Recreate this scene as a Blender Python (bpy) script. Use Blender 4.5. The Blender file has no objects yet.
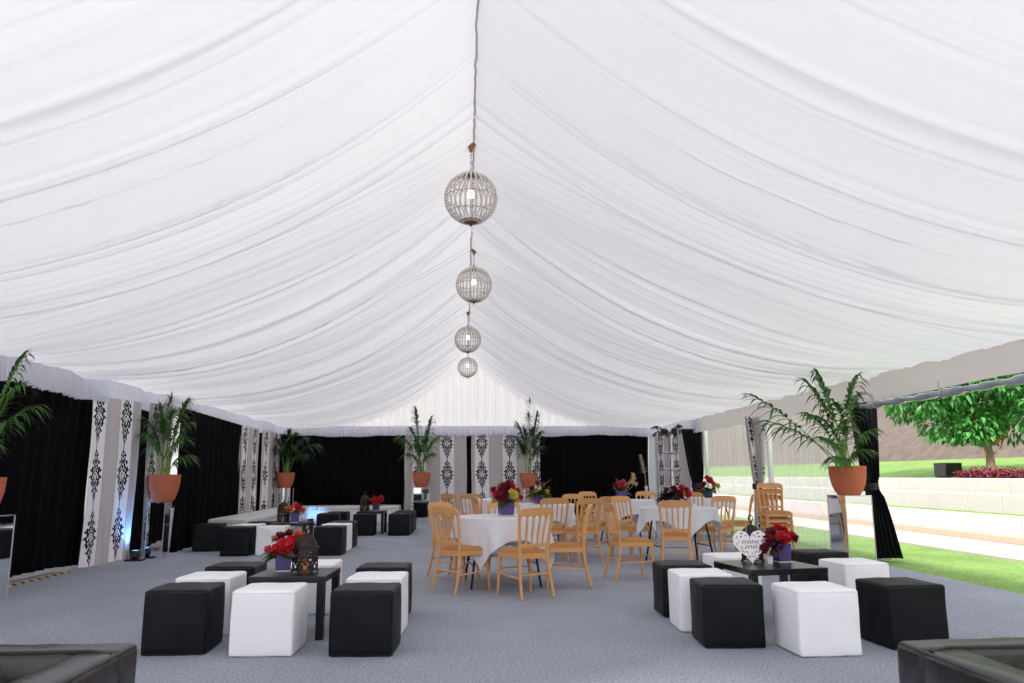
import bpy, math, random
import numpy as np
from mathutils import Vector, Matrix, Euler
PI = math.pi
sc = bpy.context.scene
COL = sc.collection

# ------------------------------------------------------------------ materials
def lin(c):
    return tuple(((v/255)/12.92 if v/255 <= .04045 else ((v/255+.055)/1.055)**2.4) for v in c) + (1,)

class X:
    """tiny node-expression helper"""
    def __init__(s, nt, sock): s.nt, s.s = nt, sock
    def _m(s, op, *a):
        n = s.nt.nodes.new('ShaderNodeMath'); n.operation = op
        for i, q in enumerate((s,)+a):
            if isinstance(q, X): s.nt.links.new(q.s, n.inputs[i])
            else: n.inputs[i].default_value = q
        return X(s.nt, n.outputs[0])
    def __add__(s, o): return s._m('ADD', o)
    def __radd__(s, o): return s._m('ADD', o)
    def __sub__(s, o): return s._m('SUBTRACT', o)
    def __mul__(s, o): return s._m('MULTIPLY', o)
    def __rmul__(s, o): return s._m('MULTIPLY', o)
    def __truediv__(s, o): return s._m('DIVIDE', o)
    def __gt__(s, o): return s._m('GREATER_THAN', o)
    def __lt__(s, o): return s._m('LESS_THAN', o)
    def abs(s): return s._m('ABSOLUTE')
    def sin(s): return s._m('SINE')
    def cos(s): return s._m('COSINE')
    def fract(s): return s._m('FRACT')
    def max(s, o): return s._m('MAXIMUM', o)
    def min(s, o): return s._m('MINIMUM', o)
    def pow(s, o): return s._m('POWER', o)

MATS = {}
def base(name):
    m = bpy.data.materials.new(name); m.use_nodes = True
    nt = m.node_tree; b = nt.nodes['Principled BSDF']
    MATS[name] = m
    return m, nt, b

def mat(name, c, rough=.6, metal=0, spec=.5, var=.12, scale=20, bump=.0, bscale=60, stretch=None, coat=0, sheen=0, emit=None, estr=0):
    m, nt, b = base(name)
    co = nt.nodes.new('ShaderNodeTexCoord')
    mp = nt.nodes.new('ShaderNodeMapping'); nt.links.new(co.outputs['Object'], mp.inputs[0])
    if stretch: mp.inputs['Scale'].default_value = stretch
    nz = nt.nodes.new('ShaderNodeTexNoise'); nz.inputs['Scale'].default_value = scale; nz.inputs['Detail'].default_value = 4
    nt.links.new(mp.outputs[0], nz.inputs['Vector'])
    mx = nt.nodes.new('ShaderNodeMixRGB'); l = lin(c)
    mx.inputs[1].default_value = tuple(min(1, v*(1-var)) for v in l[:3])+(1,)
    mx.inputs[2].default_value = tuple(min(1, v*(1+var)) for v in l[:3])+(1,)
    nt.links.new(nz.outputs['Fac'], mx.inputs[0]); nt.links.new(mx.outputs[0], b.inputs['Base Color'])
    b.inputs['Roughness'].default_value = rough; b.inputs['Metallic'].default_value = metal
    b.inputs['Specular IOR Level'].default_value = spec
    b.inputs['Coat Weight'].default_value = coat; b.inputs['Sheen Weight'].default_value = sheen
    if bump:
        n2 = nt.nodes.new('ShaderNodeTexNoise'); n2.inputs['Scale'].default_value = bscale; n2.inputs['Detail'].default_value = 5
        nt.links.new(mp.outputs[0], n2.inputs['Vector'])
        bp = nt.nodes.new('ShaderNodeBump'); bp.inputs['Strength'].default_value = bump; bp.inputs['Distance'].default_value = .02
        nt.links.new(n2.outputs['Fac'], bp.inputs['Height']); nt.links.new(bp.outputs[0], b.inputs['Normal'])
    if emit:
        b.inputs['Emission Color'].default_value = lin(emit); b.inputs['Emission Strength'].default_value = estr
    return m

def cloth_mat(name, c, trans=.45, rough=.9, bump=.15, bscale=180):
    """thin fabric that lets light through"""
    m, nt, b = base(name)
    nt.nodes.remove(b); out = nt.nodes['Material Output']
    co = nt.nodes.new('ShaderNodeTexCoord')
    nz = nt.nodes.new('ShaderNodeTexNoise'); nz.inputs['Scale'].default_value = 1.3; nz.inputs['Detail'].default_value = 3
    nt.links.new(co.outputs['Object'], nz.inputs['Vector'])
    mx = nt.nodes.new('ShaderNodeMixRGB'); l = lin(c)
    mx.inputs[1].default_value = tuple(v*.97 for v in l[:3])+(1,); mx.inputs[2].default_value = l
    nt.links.new(nz.outputs['Fac'], mx.inputs[0])
    d = nt.nodes.new('ShaderNodeBsdfDiffuse'); t = nt.nodes.new('ShaderNodeBsdfTranslucent'); s = nt.nodes.new('ShaderNodeMixShader')
    nt.links.new(mx.outputs[0], d.inputs[0]); nt.links.new(mx.outputs[0], t.inputs[0])
    s.inputs[0].default_value = trans
    nt.links.new(d.outputs[0], s.inputs[1]); nt.links.new(t.outputs[0], s.inputs[2]); nt.links.new(s.outputs[0], out.inputs[0])
    n2 = nt.nodes.new('ShaderNodeTexNoise'); n2.inputs['Scale'].default_value = bscale
    nt.links.new(co.outputs['Object'], n2.inputs['Vector'])
    bp = nt.nodes.new('ShaderNodeBump'); bp.inputs['Strength'].default_value = bump; bp.inputs['Distance'].default_value = .005
    nt.links.new(n2.outputs['Fac'], bp.inputs['Height']); nt.links.new(bp.outputs[0], d.inputs['Normal'])
    return m

M = {}
M['liner'] = cloth_mat('white_liner_voile', (244, 242, 245), .235)
M['valance'] = cloth_mat('lilac_white_valance_cotton', (226, 226, 238), .3)
M['canvas'] = cloth_mat('cream_canvas', (222, 216, 214), .25, bscale=40)
M['white_wall'] = cloth_mat('white_wall_fabric', (242, 242, 243), .5)
M['tablecloth'] = cloth_mat('white_table_linen', (240, 240, 247), .15)
M['black_drape'] = mat('black_drape_velvet', (14, 11, 14), .95, spec=.1, var=.3, scale=8)
M['black_satin'] = mat('black_curtain_satin', (24, 25, 32), .5, spec=.35, var=.3, scale=8)
M['leather_black'] = mat('black_leatherette', (9, 11, 18), .5, spec=.24, var=.2, scale=6, bump=.12, bscale=90)
M['leather_sofa'] = mat('black_sofa_leather', (22, 20, 21), .26, spec=.6, var=.2, scale=6, bump=.1, bscale=26)
M['leather_white'] = mat('white_leatherette', (250, 249, 253), .5, spec=.4, var=.03, scale=6, bump=.1, bscale=70)
M['piping_black'] = mat('black_piping', (12, 12, 14), .5)
M['piping_white'] = mat('white_piping', (225, 224, 230), .5, var=.03)
M['table_black'] = mat('black_painted_wood', (17, 17, 20), .28, spec=.5, var=.2)
M['wood'] = mat('honey_beech_wood', (218, 162, 106), .36, var=.18, scale=9, stretch=(6, 6, 1), spec=.4)
M['pad'] = mat('tan_seat_fabric', (182, 124, 68), .85, var=.15, scale=60, bump=.1, bscale=200)
M['steel_black'] = mat('black_steel', (22, 20, 20), .4, metal=.6)
M['terracotta'] = mat('terracotta_clay', (190, 104, 72), .8, var=.16, scale=5, bump=.06)
M['soil'] = mat('dark_potting_soil', (50, 38, 28), 1, var=.4, bump=.4, bscale=40)
M['mirror'] = mat('mirror_glass', (235, 238, 240), .03, metal=1, var=.01)
M['frond'] = mat('palm_leaf_green', (62, 110, 42), .5, var=.4, scale=7)
M['frond_dark'] = mat('palm_leaf_deep_green', (34, 72, 34), .5, var=.35, scale=7)
M['stem'] = mat('palm_stem_green', (150, 176, 92), .5, var=.2)
M['brass'] = mat('aged_brass', (140, 108, 70), .35, metal=1, var=.25, scale=30)
M['bead'] = mat('smoky_glass_bead', (226, 220, 216), .08, metal=.25, spec=1, var=.25, scale=40)
M['bulb'] = mat('warm_lamp_bulb', (255, 240, 215), .4, emit=(255, 225, 185), estr=2.2)
M['iron'] = mat('dark_bronze_iron', (58, 50, 48), .45, metal=.8, var=.35, scale=25)
M['candle'] = mat('amber_candle_glow', (235, 150, 80), .4, emit=(255, 150, 60), estr=.12)
M['glass'] = mat('pale_glass', (225, 232, 232), .08, spec=.8, var=.02)
M['purple'] = mat('purple_glazed_vase', (84, 64, 130), .25, spec=.5, var=.1)
M['teal'] = mat('dark_teal_vase', (38, 62, 70), .25, spec=.5, var=.1)
M['vase_base'] = mat('clear_vase_foot', (215, 212, 220), .2, var=.05)
M['red'] = mat('red_petals', (190, 22, 40), .6, var=.3, scale=50)
M['crimson'] = mat('crimson_petals', (110, 14, 34), .6, var=.3, scale=50)
M['pink'] = mat('pink_petals', (205, 60, 110), .6, var=.2, scale=50)
M['orange'] = mat('orange_petals', (215, 96, 40), .6, var=.25, scale=50)
M['yellow'] = mat('yellow_green_petals', (200, 190, 70), .6, var=.2, scale=50)
M['dry'] = mat('dried_beige_petals', (205, 170, 140), .8, var=.2, scale=50)
M['leaf'] = mat('bouquet_leaf_green', (60, 92, 36), .5, var=.3, scale=20)
M['leaf_dark'] = mat('bouquet_leaf_burgundy', (52, 22, 26), .5, var=.3, scale=20)
M['twig'] = mat('pale_twig', (215, 175, 130), .7)
M['heart'] = mat('white_lace_board', (244, 240, 244), .6, var=.02)
M['ink'] = mat('dark_lettering_paint', (40, 26, 36), .7)
M['alu'] = mat('silver_aluminium', (196, 194, 196), .4, metal=.5, var=.06)
M['silver'] = mat('polished_silver', (205, 205, 210), .2, metal=1, var=.06)
M['feather_black'] = mat('black_feather', (26, 24, 28), .8, var=.3, scale=30)
M['feather_pale'] = mat('pale_feather', (225, 205, 195), .9, var=.1, scale=30)
M['plastic_black'] = mat('black_plastic', (18, 18, 20), .4)
M['blue_lens'] = mat('blue_lamp_lens', (120, 180, 255), .3, emit=(70, 140, 255), estr=12)
M['bench'] = mat('white_vinyl_bench', (224, 222, 220), .45, var=.03, bump=.05, bscale=20)
M['stone'] = mat('pale_limestone_block', (234, 220, 224), .9, var=.06, scale=3, bump=.2, bscale=14)
M['path'] = mat('pale_pink_gravel_path', (228, 212, 204), .95, var=.08, scale=9, bump=.2, bscale=50)
M['sand'] = mat('sandy_stone', (214, 190, 168), .95, var=.1, scale=9, bump=.2, bscale=30)
M['mulch'] = mat('brown_bark_mulch', (112, 98, 90), 1, var=.5, scale=2.2, bump=.6, bscale=6)
M['bark'] = mat('grey_bark', (150, 130, 112), .95, var=.25, scale=8, bump=.5, bscale=20, stretch=(3, 3, 1))
M['tree_leaf'] = mat('fresh_green_tree_leaf', (72, 140, 62), .5, var=.55, scale=1.6)
M['orange_leaf'] = mat('orange_turning_leaf', (232, 150, 30), .6, var=.2, scale=3)
M['bedflower'] = mat('burgundy_bedding_flowers', (140, 54, 70), .7, var=.45, scale=9)
M['cable'] = mat('grey_cable_cover', (170, 160, 158), .6)

# carpet: blue-grey needle felt with speckle
def carpet():
    m, nt, b = base('blue_grey_carpet')
    co = nt.nodes.new('ShaderNodeTexCoord')
    n1 = nt.nodes.new('ShaderNodeTexNoise'); n1.inputs['Scale'].default_value = 55; n1.inputs['Detail'].default_value = 6; n1.inputs['Roughness'].default_value = .85
    n2 = nt.nodes.new('ShaderNodeTexNoise'); n2.inputs['Scale'].default_value = 1.2; n2.inputs['Detail'].default_value = 4
    for n in (n1, n2): nt.links.new(co.outputs['Object'], n.inputs['Vector'])
    r = nt.nodes.new('ShaderNodeValToRGB')
    r.color_ramp.elements[0].position = .34; r.color_ramp.elements[0].color = lin((98, 104, 120))
    r.color_ramp.elements[1].position = .66; r.color_ramp.elements[1].color = lin((204, 208, 220))
    nt.links.new(n1.outputs['Fac'], r.inputs[0])
    mx = nt.nodes.new('ShaderNodeMixRGB'); mx.blend_type = 'MULTIPLY'; mx.inputs[0].default_value = .25
    nt.links.new(r.outputs[0], mx.inputs[1]); nt.links.new(n2.outputs['Fac'], mx.inputs[2])
    nt.links.new(mx.outputs[0], b.inputs['Base Color']); b.inputs['Roughness'].default_value = .95
    b.inputs['Specular IOR Level'].default_value = .15
    bp = nt.nodes.new('ShaderNodeBump'); bp.inputs['Strength'].default_value = .3; bp.inputs['Distance'].default_value = .01
    nt.links.new(n1.outputs['Fac'], bp.inputs['Height']); nt.links.new(bp.outputs[0], b.inputs['Normal'])
    return m
M['carpet'] = carpet()

def grass():
    m, nt, b = base('lawn_grass')
    co = nt.nodes.new('ShaderNodeTexCoord')
    n1 = nt.nodes.new('ShaderNodeTexNoise'); n1.inputs['Scale'].default_value = 22; n1.inputs['Detail'].default_value = 6
    n2 = nt.nodes.new('ShaderNodeTexNoise'); n2.inputs['Scale'].default_value = .9; n2.inputs['Detail'].default_value = 3
    for n in (n1, n2): nt.links.new(co.outputs['Object'], n.inputs['Vector'])
    r = nt.nodes.new('ShaderNodeValToRGB')
    r.color_ramp.elements[0].position = .3; r.color_ramp.elements[0].color = lin((92, 130, 58))
    r.color_ramp.elements[1].position = .7; r.color_ramp.elements[1].color = lin((158, 188, 108))
    mixv = X(nt, n1.outputs['Fac'])*.6 + X(nt, n2.outputs['Fac'])*.4
    nt.links.new(mixv.s, r.inputs[0]); nt.links.new(r.outputs[0], b.inputs['Base Color'])
    b.inputs['Roughness'].default_value = .9; b.inputs['Specular IOR Level'].default_value = .2
    bp = nt.nodes.new('ShaderNodeBump'); bp.inputs['Strength'].default_value = .8; bp.inputs['Distance'].default_value = .05
    nt.links.new(n1.outputs['Fac'], bp.inputs['Height']); nt.links.new(bp.outputs[0], b.inputs['Normal'])
    return m
M['grass'] = grass()

# damask: taupe and white stripes, black ornamental medallions on the white stripe (UV in metres of cloth)
def damask():
    m, nt, b = base('damask_stripe_fabric')
    uv = nt.nodes.new('ShaderNodeUVMap'); uv.uv_map = 'UVMap'
    sp = nt.nodes.new('ShaderNodeSeparateXYZ'); nt.links.new(uv.outputs[0], sp.inputs[0])
    u, v = X(nt, sp.outputs[0]), X(nt, sp.outputs[1])
    P, W, H = .8, .43, .86
    uu = ((u/P).fract() - .5)*P              # 0 at stripe centre
    a = uu.abs()
    white = a < W/2
    line = (a > W/2-.012)*(a < W/2+.004)
    vv = (v/H).fract()*2 - 1                 # -1..1 in the medallion cell
    av = vv.abs()
    aw = a/(.205)                            # 0..1 across the medallion
    # leafy diamond: broad above, tapering to a pointed tail, edge broken into small lobes
    aw = a/.2
    k = (av.pow(1.25)*-1.0 + 1.0).max(0)
    env = k*.86 + k.pow(.5)*(vv*26.0 + aw*2.0).cos()*.13
    inside = (aw < env)*(av < .96)
    leafy = (aw*19.0 + (vv*17.0).sin()*1.5).sin() + (vv*34.0 + (aw*13.0).cos()*2.2).cos()*.9
    holes = leafy > .62
    midrib = aw < .05
    eye = (aw*aw + vv*vv*5.0); ring = (eye > .03)*(eye < .075)
    ink = inside*((holes*-1.0 + 1.0).max(midrib))*(ring*-1.0 + 1.0)
    finial = (aw < .06)*(av > .9)*(av < .995)
    ink = (ink.max(finial)*white)
    mx = nt.nodes.new('ShaderNodeMixRGB'); mx.inputs[1].default_value = lin((196, 188, 188)); mx.inputs[2].default_value = lin((240, 237, 240))
    nt.links.new(white.s, mx.inputs[0])
    m2 = nt.nodes.new('ShaderNodeMixRGB'); nt.links.new(mx.outputs[0], m2.inputs[1]); m2.inputs[2].default_value = lin((150, 144, 150)); nt.links.new((line*.8).s, m2.inputs[0])
    m3 = nt.nodes.new('ShaderNodeMixRGB'); nt.links.new(m2.outputs[0], m3.inputs[1]); m3.inputs[2].default_value = lin((34, 30, 38)); nt.links.new(ink.s, m3.inputs[0])
    nt.links.new(m3.outputs[0], b.inputs['Base Color']); b.inputs['Roughness'].default_value = .75; b.inputs['Specular IOR Level'].default_value = .25
    return m
M['damask'] = damask()

def tape_mat():
    m, nt, b = base('hazard_tape')
    co = nt.nodes.new('ShaderNodeTexCoord'); sp = nt.nodes.new('ShaderNodeSeparateXYZ'); nt.links.new(co.outputs['Object'], sp.inputs[0])
    k = ((X(nt, sp.outputs[1])*5.5 + X(nt, sp.outputs[0])*5.5).fract()) > .5
    mx = nt.nodes.new('ShaderNodeMixRGB'); mx.inputs[1].default_value = lin((24, 22, 20)); mx.inputs[2].default_value = lin((222, 190, 60)); nt.links.new(k.s, mx.inputs[0])
    nt.links.new(mx.outputs[0], b.inputs['Base Color']); b.inputs['Roughness'].default_value = .5
    return m
M['tape'] = tape_mat()

def plastic_sheet():
    m, nt, b = base('clear_plastic_sheet')
    nt.nodes.remove(b); out = nt.nodes['Material Output']
    co = nt.nodes.new('ShaderNodeTexCoord'); mp = nt.nodes.new('ShaderNodeMapping'); mp.inputs['Scale'].default_value = (1, 9, .5)
    nt.links.new(co.outputs['Object'], mp.inputs[0])
    nz = nt.nodes.new('ShaderNodeTexNoise'); nz.inputs['Scale'].default_value = 1.6; nz.inputs['Detail'].default_value = 4; nt.links.new(mp.outputs[0], nz.inputs['Vector'])
    t = nt.nodes.new('ShaderNodeBsdfTransparent'); t.inputs[0].default_value = (.93, .95, .95, 1)
    d = nt.nodes.new('ShaderNodeBsdfTranslucent'); d.inputs[0].default_value = (.86, .9, .92, 1)
    d2 = nt.nodes.new('ShaderNodeBsdfDiffuse'); d2.inputs[0].default_value = (.86, .9, .92, 1)
    g = nt.nodes.new('ShaderNodeBsdfGlossy'); g.inputs['Roughness'].default_value = .12
    h = nt.nodes.new('ShaderNodeMixShader'); h.inputs[0].default_value = .5; nt.links.new(d.outputs[0], h.inputs[1]); nt.links.new(d2.outputs[0], h.inputs[2])
    s = nt.nodes.new('ShaderNodeMixShader'); f = (X(nt, nz.outputs['Fac'])*.55 + .1)
    nt.links.new(f.s, s.inputs[0]); nt.links.new(t.outputs[0], s.inputs[1]); nt.links.new(h.outputs[0], s.inputs[2])
    s2 = nt.nodes.new('ShaderNodeMixShader'); s2.inputs[0].default_value = .05; nt.links.new(s.outputs[0], s2.inputs[1]); nt.links.new(g.outputs[0], s2.inputs[2])
    nt.links.new(s2.outputs[0], out.inputs[0])
    return m
M['plastic'] = plastic_sheet()

# ------------------------------------------------------------------ mesh helpers
class MB:
    def __init__(s): s.v, s.f, s.uv = [], [], None
    def add(s, vs, fs):
        o = len(s.v); s.v += [tuple(p) for p in vs]; s.f += [tuple(i+o for i in f) for f in fs]; return s
    def box(s, c, d, rz=0, tap=1):
        x, y, z = (q/2 for q in d); ca, sa = math.cos(rz), math.sin(rz); vs = []
        for zz in (-z, z):
            k = tap if zz > 0 else 1
            for xx, yy in ((-x, -y), (x, -y), (x, y), (-x, y)):
                xx *= k; yy *= k
                vs.append((c[0]+xx*ca-yy*sa, c[1]+xx*sa+yy*ca, c[2]+zz))
        return s.add(vs, [(3, 2, 1, 0), (4, 5, 6, 7), (0, 1, 5, 4), (1, 2, 6, 5), (2, 3, 7, 6), (3, 0, 4, 7)])
    def tube(s, pts, r, n=8, cap=True, closed=False):
        pts = [Vector(p) for p in pts]; m = len(pts)
        rs = r if isinstance(r, (list, tuple)) else [r]*m
        vs, fs = [], []; ref = None
        for i, p in enumerate(pts):
            if closed: t = pts[(i+1) % m]-pts[i-1]
            else: t = pts[min(i+1, m-1)]-pts[max(i-1, 0)]
            if t.length < 1e-9: t = Vector((0, 0, 1))
            t.normalize()
            if ref is None: ref = Vector((1, 0, 0)) if abs(t.x) < .8 else Vector((0, 1, 0))
            a = (ref - t*ref.dot(t)).normalized(); b = t.cross(a); ref = a
            for k in range(n):
                q = 2*PI*k/n + PI/n
                vs.append(p+(a*math.cos(q)+b*math.sin(q))*rs[i])
        L = m if closed else m-1
        for i in range(L):
            j = (i+1) % m
            for k in range(n):
                l = (k+1) % n
                fs.append((i*n+k, i*n+l, j*n+l, j*n+k))
        if cap and not closed:
            fs.append(tuple(range(n-1, -1, -1))); fs.append(tuple((m-1)*n+k for k in range(n)))
        return s.add(vs, fs)
    def lathe(s, prof, c=(0, 0, 0), n=24, cap=True):
        vs, fs = [], []
        for r, z in prof:
            for k in range(n):
                q = 2*PI*k/n; vs.append((c[0]+r*math.cos(q), c[1]+r*math.sin(q), c[2]+z))
        for i in range(len(prof)-1):
            for k in range(n):
                l = (k+1) % n; fs.append((i*n+k, i*n+l, (i+1)*n+l, (i+1)*n+k))
        if cap:
            if prof[0][0] > 1e-4: fs.append(tuple(range(n-1, -1, -1)))
            if prof[-1][0] > 1e-4: fs.append(tuple((len(prof)-1)*n+k for k in range(n)))
        return s.add(vs, fs)
    def ball(s, c, r, n=8, m=5, sq=(1, 1, 1)):
        vs, fs = [(c[0], c[1], c[2]-r*sq[2])], []
        for i in range(1, m):
            th = PI*i/m
            for k in range(n):
                q = 2*PI*k/n
                vs.append((c[0]+r*sq[0]*math.sin(th)*math.cos(q), c[1]+r*sq[1]*math.sin(th)*math.sin(q), c[2]-r*sq[2]*math.cos(th)))
        vs.append((c[0], c[1], c[2]+r*sq[2])); e = len(vs)-1
        for k in range(n):
            l = (k+1) % n; fs.append((0, 1+l, 1+k)); fs.append((e, 1+(m-2)*n+k, 1+(m-2)*n+l))
            for i in range(m-2): fs.append((1+i*n+k, 1+i*n+l, 1+(i+1)*n+l, 1+(i+1)*n+k))
        return s.add(vs, fs)
    def grid(s, fn, nu, nv, uvfn=None):
        vs = [fn(i/nu, j/nv) for j in range(nv+1) for i in range(nu+1)]
        fs = [(j*(nu+1)+i, j*(nu+1)+i+1, (j+1)*(nu+1)+i+1, (j+1)*(nu+1)+i) for j in range(nv) for i in range(nu)]
        if uvfn: s.uv = [uvfn(i/nu, j/nv) for j in range(nv+1) for i in range(nu+1)]
        return s.add(vs, fs)
    def prism(s, poly, y0, y1):
        """outline in x,z extruded along y"""
        n = len(poly); vs = [(x, y0, z) for x, z in poly]+[(x, y1, z) for x, z in poly]
        fs = [tuple(range(n)), tuple(range(2*n-1, n-1, -1))]+[(i+n, (i+1) % n+n, (i+1) % n, i) for i in range(n)]
        return s.add(vs, fs)
    def leaf(s, p, d, up, L, w, droop=.3, n=4):
        """a curved pointed blade"""
        d = Vector(d).normalized(); sd = d.cross(Vector(up))
        if sd.length < 1e-4: sd = d.cross(Vector((1, 0, 0)))
        sd.normalize(); p = Vector(p); vs = []; fs = []; nrm = sd.cross(d)
        for i in range(n+1):
            t = i/n; q = p + d*L*t - Vector((0, 0, 1))*droop*L*t*t
            ww = w*math.sin(PI*(.12+.88*t)**.8)*.5 if i < n else .0005
            vs += [q-sd*ww+nrm*ww*.3, q, q+sd*ww+nrm*ww*.3]
        for i in range(n):
            a = i*3; fs += [(a, a+1, a+4, a+3), (a+1, a+2, a+5, a+4)]
        return s.add(vs, fs)
    def build(s, name, m, parent=None, smooth=True, bevel=0, seg=2, loc=None, rot=None, solid=0, sub=0):
        me = bpy.data.meshes.new(name); me.from_pydata(s.v, [], s.f); me.materials.append(m)
        if s.uv:
            ul = me.uv_layers.new(name='UVMap'); idx = [0]*len(me.loops); me.loops.foreach_get('vertex_index', idx)
            fl = [c for i in idx for c in s.uv[i]]; ul.data.foreach_set('uv', fl)
        if smooth: me.polygons.foreach_set('use_smooth', [True]*len(me.polygons))
        me.update()
        o = bpy.data.objects.new(name, me); COL.objects.link(o)
        if parent: o.parent = parent
        if loc: o.location = loc
        if rot is not None: o.rotation_euler = rot
        if solid:
            q = o.modifiers.new('solid', 'SOLIDIFY'); q.thickness = solid; q.offset = 0
        if bevel:
            q = o.modifiers.new('bevel', 'BEVEL'); q.width = bevel; q.segments = seg; q.limit_method = 'ANGLE'; q.angle_limit = .6
        if sub:
            q = o.modifiers.new('sub', 'SUBSURF'); q.levels = sub; q.render_levels = sub
        if smooth and (bevel or not sub): me.set_sharp_from_angle(angle=.7)
        return o

def tag(o, label, cat, group=None, kind=None):
    o['label'] = label; o['category'] = cat
    if group: o['group'] = group
    if kind: o['kind'] = kind
    return o
def struct(o): o['kind'] = 'structure'; return o
def empty(name, loc=(0, 0, 0), rz=0):
    o = bpy.data.objects.new(name, None); COL.objects.link(o); o.location = loc; o.rotation_euler = (0, 0, rz); o.empty_display_size = .1
    return o
def copy_tree(o, parent=None):
    c = o.copy(); COL.objects.link(c)
    if parent: c.parent = parent
    for ch in list(o.children): copy_tree(ch, c)
    return c
def place(o, x, y, z=0, rz=0):
    o.location = (x, y, z); o.rotation_euler = (0, 0, rz); return o

# ------------------------------------------------------------------ tent geometry constants
XR, XL, XRT, YF, YB = .08, -5.45, 5.95, 22.3, -1.0     # ridge x, left eave, right eave, far gable, back end
EZ = 2.67
def rz_(Y): return 5.12-.018*Y
FRAMES = [0.1, 4.1, 8.2, 12.15, 16.4, 20.4]      # ridge positions of the frames
POSTS = [7.2, 11.5, 15.5, 19.65]

# ---- floor, ground
mb = MB(); mb.grid(lambda a, b: (-6.3+a*12.15, -3+b*25.6, 0), 12, 26); struct(mb.build('floor', M['carpet'], smooth=False))
mb = MB(); mb.grid(lambda a, b: (5.6+a*2.6, -60+b*200, -.03), 3, 20); struct(mb.build('lawn', M['grass'], smooth=False))
mb = MB(); mb.grid(lambda a, b: (-80+a*85.7, -80+b*230, -.045), 8, 20); struct(mb.build('neutral_bounce_ground', M['path'], smooth=False))  # unseen pale ground, added to keep green lawn bounce out of the tent

# ---- ceiling liner: gathered voile hung from ridge to eave, bellying between
rng = np.random.RandomState(4)
TY = np.arange(YB-2, YF+2, .003)
prof = np.zeros_like(TY)
for (cnt, w0, w1, a0, a1) in ((40, .08, .26, .06, .13), (130, .03, .09, .018, .046), (240, .02, .05, .005, .013), (300, .012, .03, .001, .004)):
    for _ in range(cnt):
        c = rng.uniform(YB-1, YF+1); w = rng.uniform(w0, w1); a = rng.uniform(a0, a1)
        lo, hi = np.searchsorted(TY, (c-6*w, c+6*w)); t = (TY[lo:hi]-c)/w
        sgn = 1 if rng.rand() < .5 else -1; t = t*sgn
        prof[lo:hi] -= a*np.where(t < 0, np.exp(t*7), np.exp(-t*.8))
prof -= prof.mean()
sagn = np.interp(TY, np.arange(YB-2, YF+3, .45), rng.uniform(-.07, .09, len(np.arange(YB-2, YF+3, .45))))
w1 = np.interp(TY, np.arange(YB-2, YF+3, .8), rng.uniform(-.16, .16, len(np.arange(YB-2, YF+3, .8))))
w2 = np.interp(TY, np.arange(YB-2, YF+3, .8), rng.uniform(-.16, .16, len(np.arange(YB-2, YF+3, .8))))
def liner_points(side, Ys, S):
    Yg, Sg = np.meshgrid(Ys, S, indexing='ij')
    ex = XL if side < 0 else XRT
    wa = np.interp(Yg, TY, w1 if side < 0 else w2)
    Yw = Yg + wa*np.sin(PI*Sg*.9) + .05*np.sin(5*Sg+Yg*.7)
    d = np.interp(Yw, TY, prof)
    fr = np.min(np.abs(Yg[..., None]-np.array(FRAMES)), axis=-1)
    belly = 1-np.exp(-(fr/.75)**2)
    sag = .27+.33*belly+.012*np.clip(Yg-12,0,20) + np.interp(Yw, TY, sagn)*belly
    amp = np.clip(.35+np.sin(PI*np.clip(Sg, 0, 1))*.9, .3, 1.2)
    xx = XR+(ex-XR)*Sg; zr = 5.12-.018*Yg
    zz = zr+(EZ-zr)*Sg - sag*4*Sg*(1-Sg)*(1.12-.24*Sg)
    zz = zz + d*amp*(.35+.65*belly)
    return np.stack([xx, Yg+0*Sg, zz], -1)
Ys = np.arange(YB, YF+.16, .0135); S = np.linspace(0, 1, 41)
vs, fs = [], []
for side in (-1, 1):
    P = liner_points(side, Ys, S); o = len(vs); vs += P.reshape(-1, 3).tolist(); n = len(S)
    a = (np.arange(len(Ys)-1)[:, None]*n+np.arange(n-1)[None]).ravel()+o
    fs += np.stack([a, a+1, a+n+1, a+n] if side > 0 else [a, a+n, a+n+1, a+1], 1).tolist()
me = bpy.data.meshes.new('ceiling'); me.from_pydata(vs, [], fs); me.polygons.foreach_set('use_smooth', [True]*len(fs)); me.materials.append(M['liner']); me.update()
o = bpy.data.objects.new('ceiling', me); COL.objects.link(o); struct(o)

# ridge seam cord and the gathered seams along the frames
random.seed(3)
mb = MB(); mb.tube([(XR+random.uniform(-.008, .008), YB+i*.12, rz_(YB+i*.12)-.018+random.uniform(-.006, .006)) for i in range(int((YF-YB)/.12))], .012, 6)
struct(mb.build('trim_1', M['canvas']))
n = 2
for Y in FRAMES[3:5]:
    mb = MB()
    for side in (-1, 1):
        P = liner_points(side, np.array([Y]), np.linspace(0, 1, 30))[0]
        mb.tube([(p[0], p[1]+.006*math.sin(i*2.1), p[2]-.012) for i, p in enumerate(P)], .0045, 5)
    struct(mb.build('trim_%d' % n, M['liner'])); n += 1

# ---- end gable, outer walls
def gable(a, b):
    x = -6.1+a*12.3
    return (x, YF+.1+.022*math.sin(x*24+math.sin(x*3)*2)+.01*math.sin(x*61), .0+b*5.3)
mb = MB(); mb.grid(gable, 700, 10); struct(mb.build('wall_far', M['white_wall']))
mb = MB(); mb.grid(lambda a, b: (-6.3, YB+a*(YF+.2-YB), b*2.9), 30, 4); struct(mb.build('wall_left', M['white_wall']))
mb = MB(); mb.grid(lambda a, b: (-6.32+.95*b, YB+a*(YF+.2-YB), 2.9-.16*b), 30, 2); struct(mb.build('wall_left', M['canvas']))  # unseen strip added between wall top and eave to block leaking sun

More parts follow.
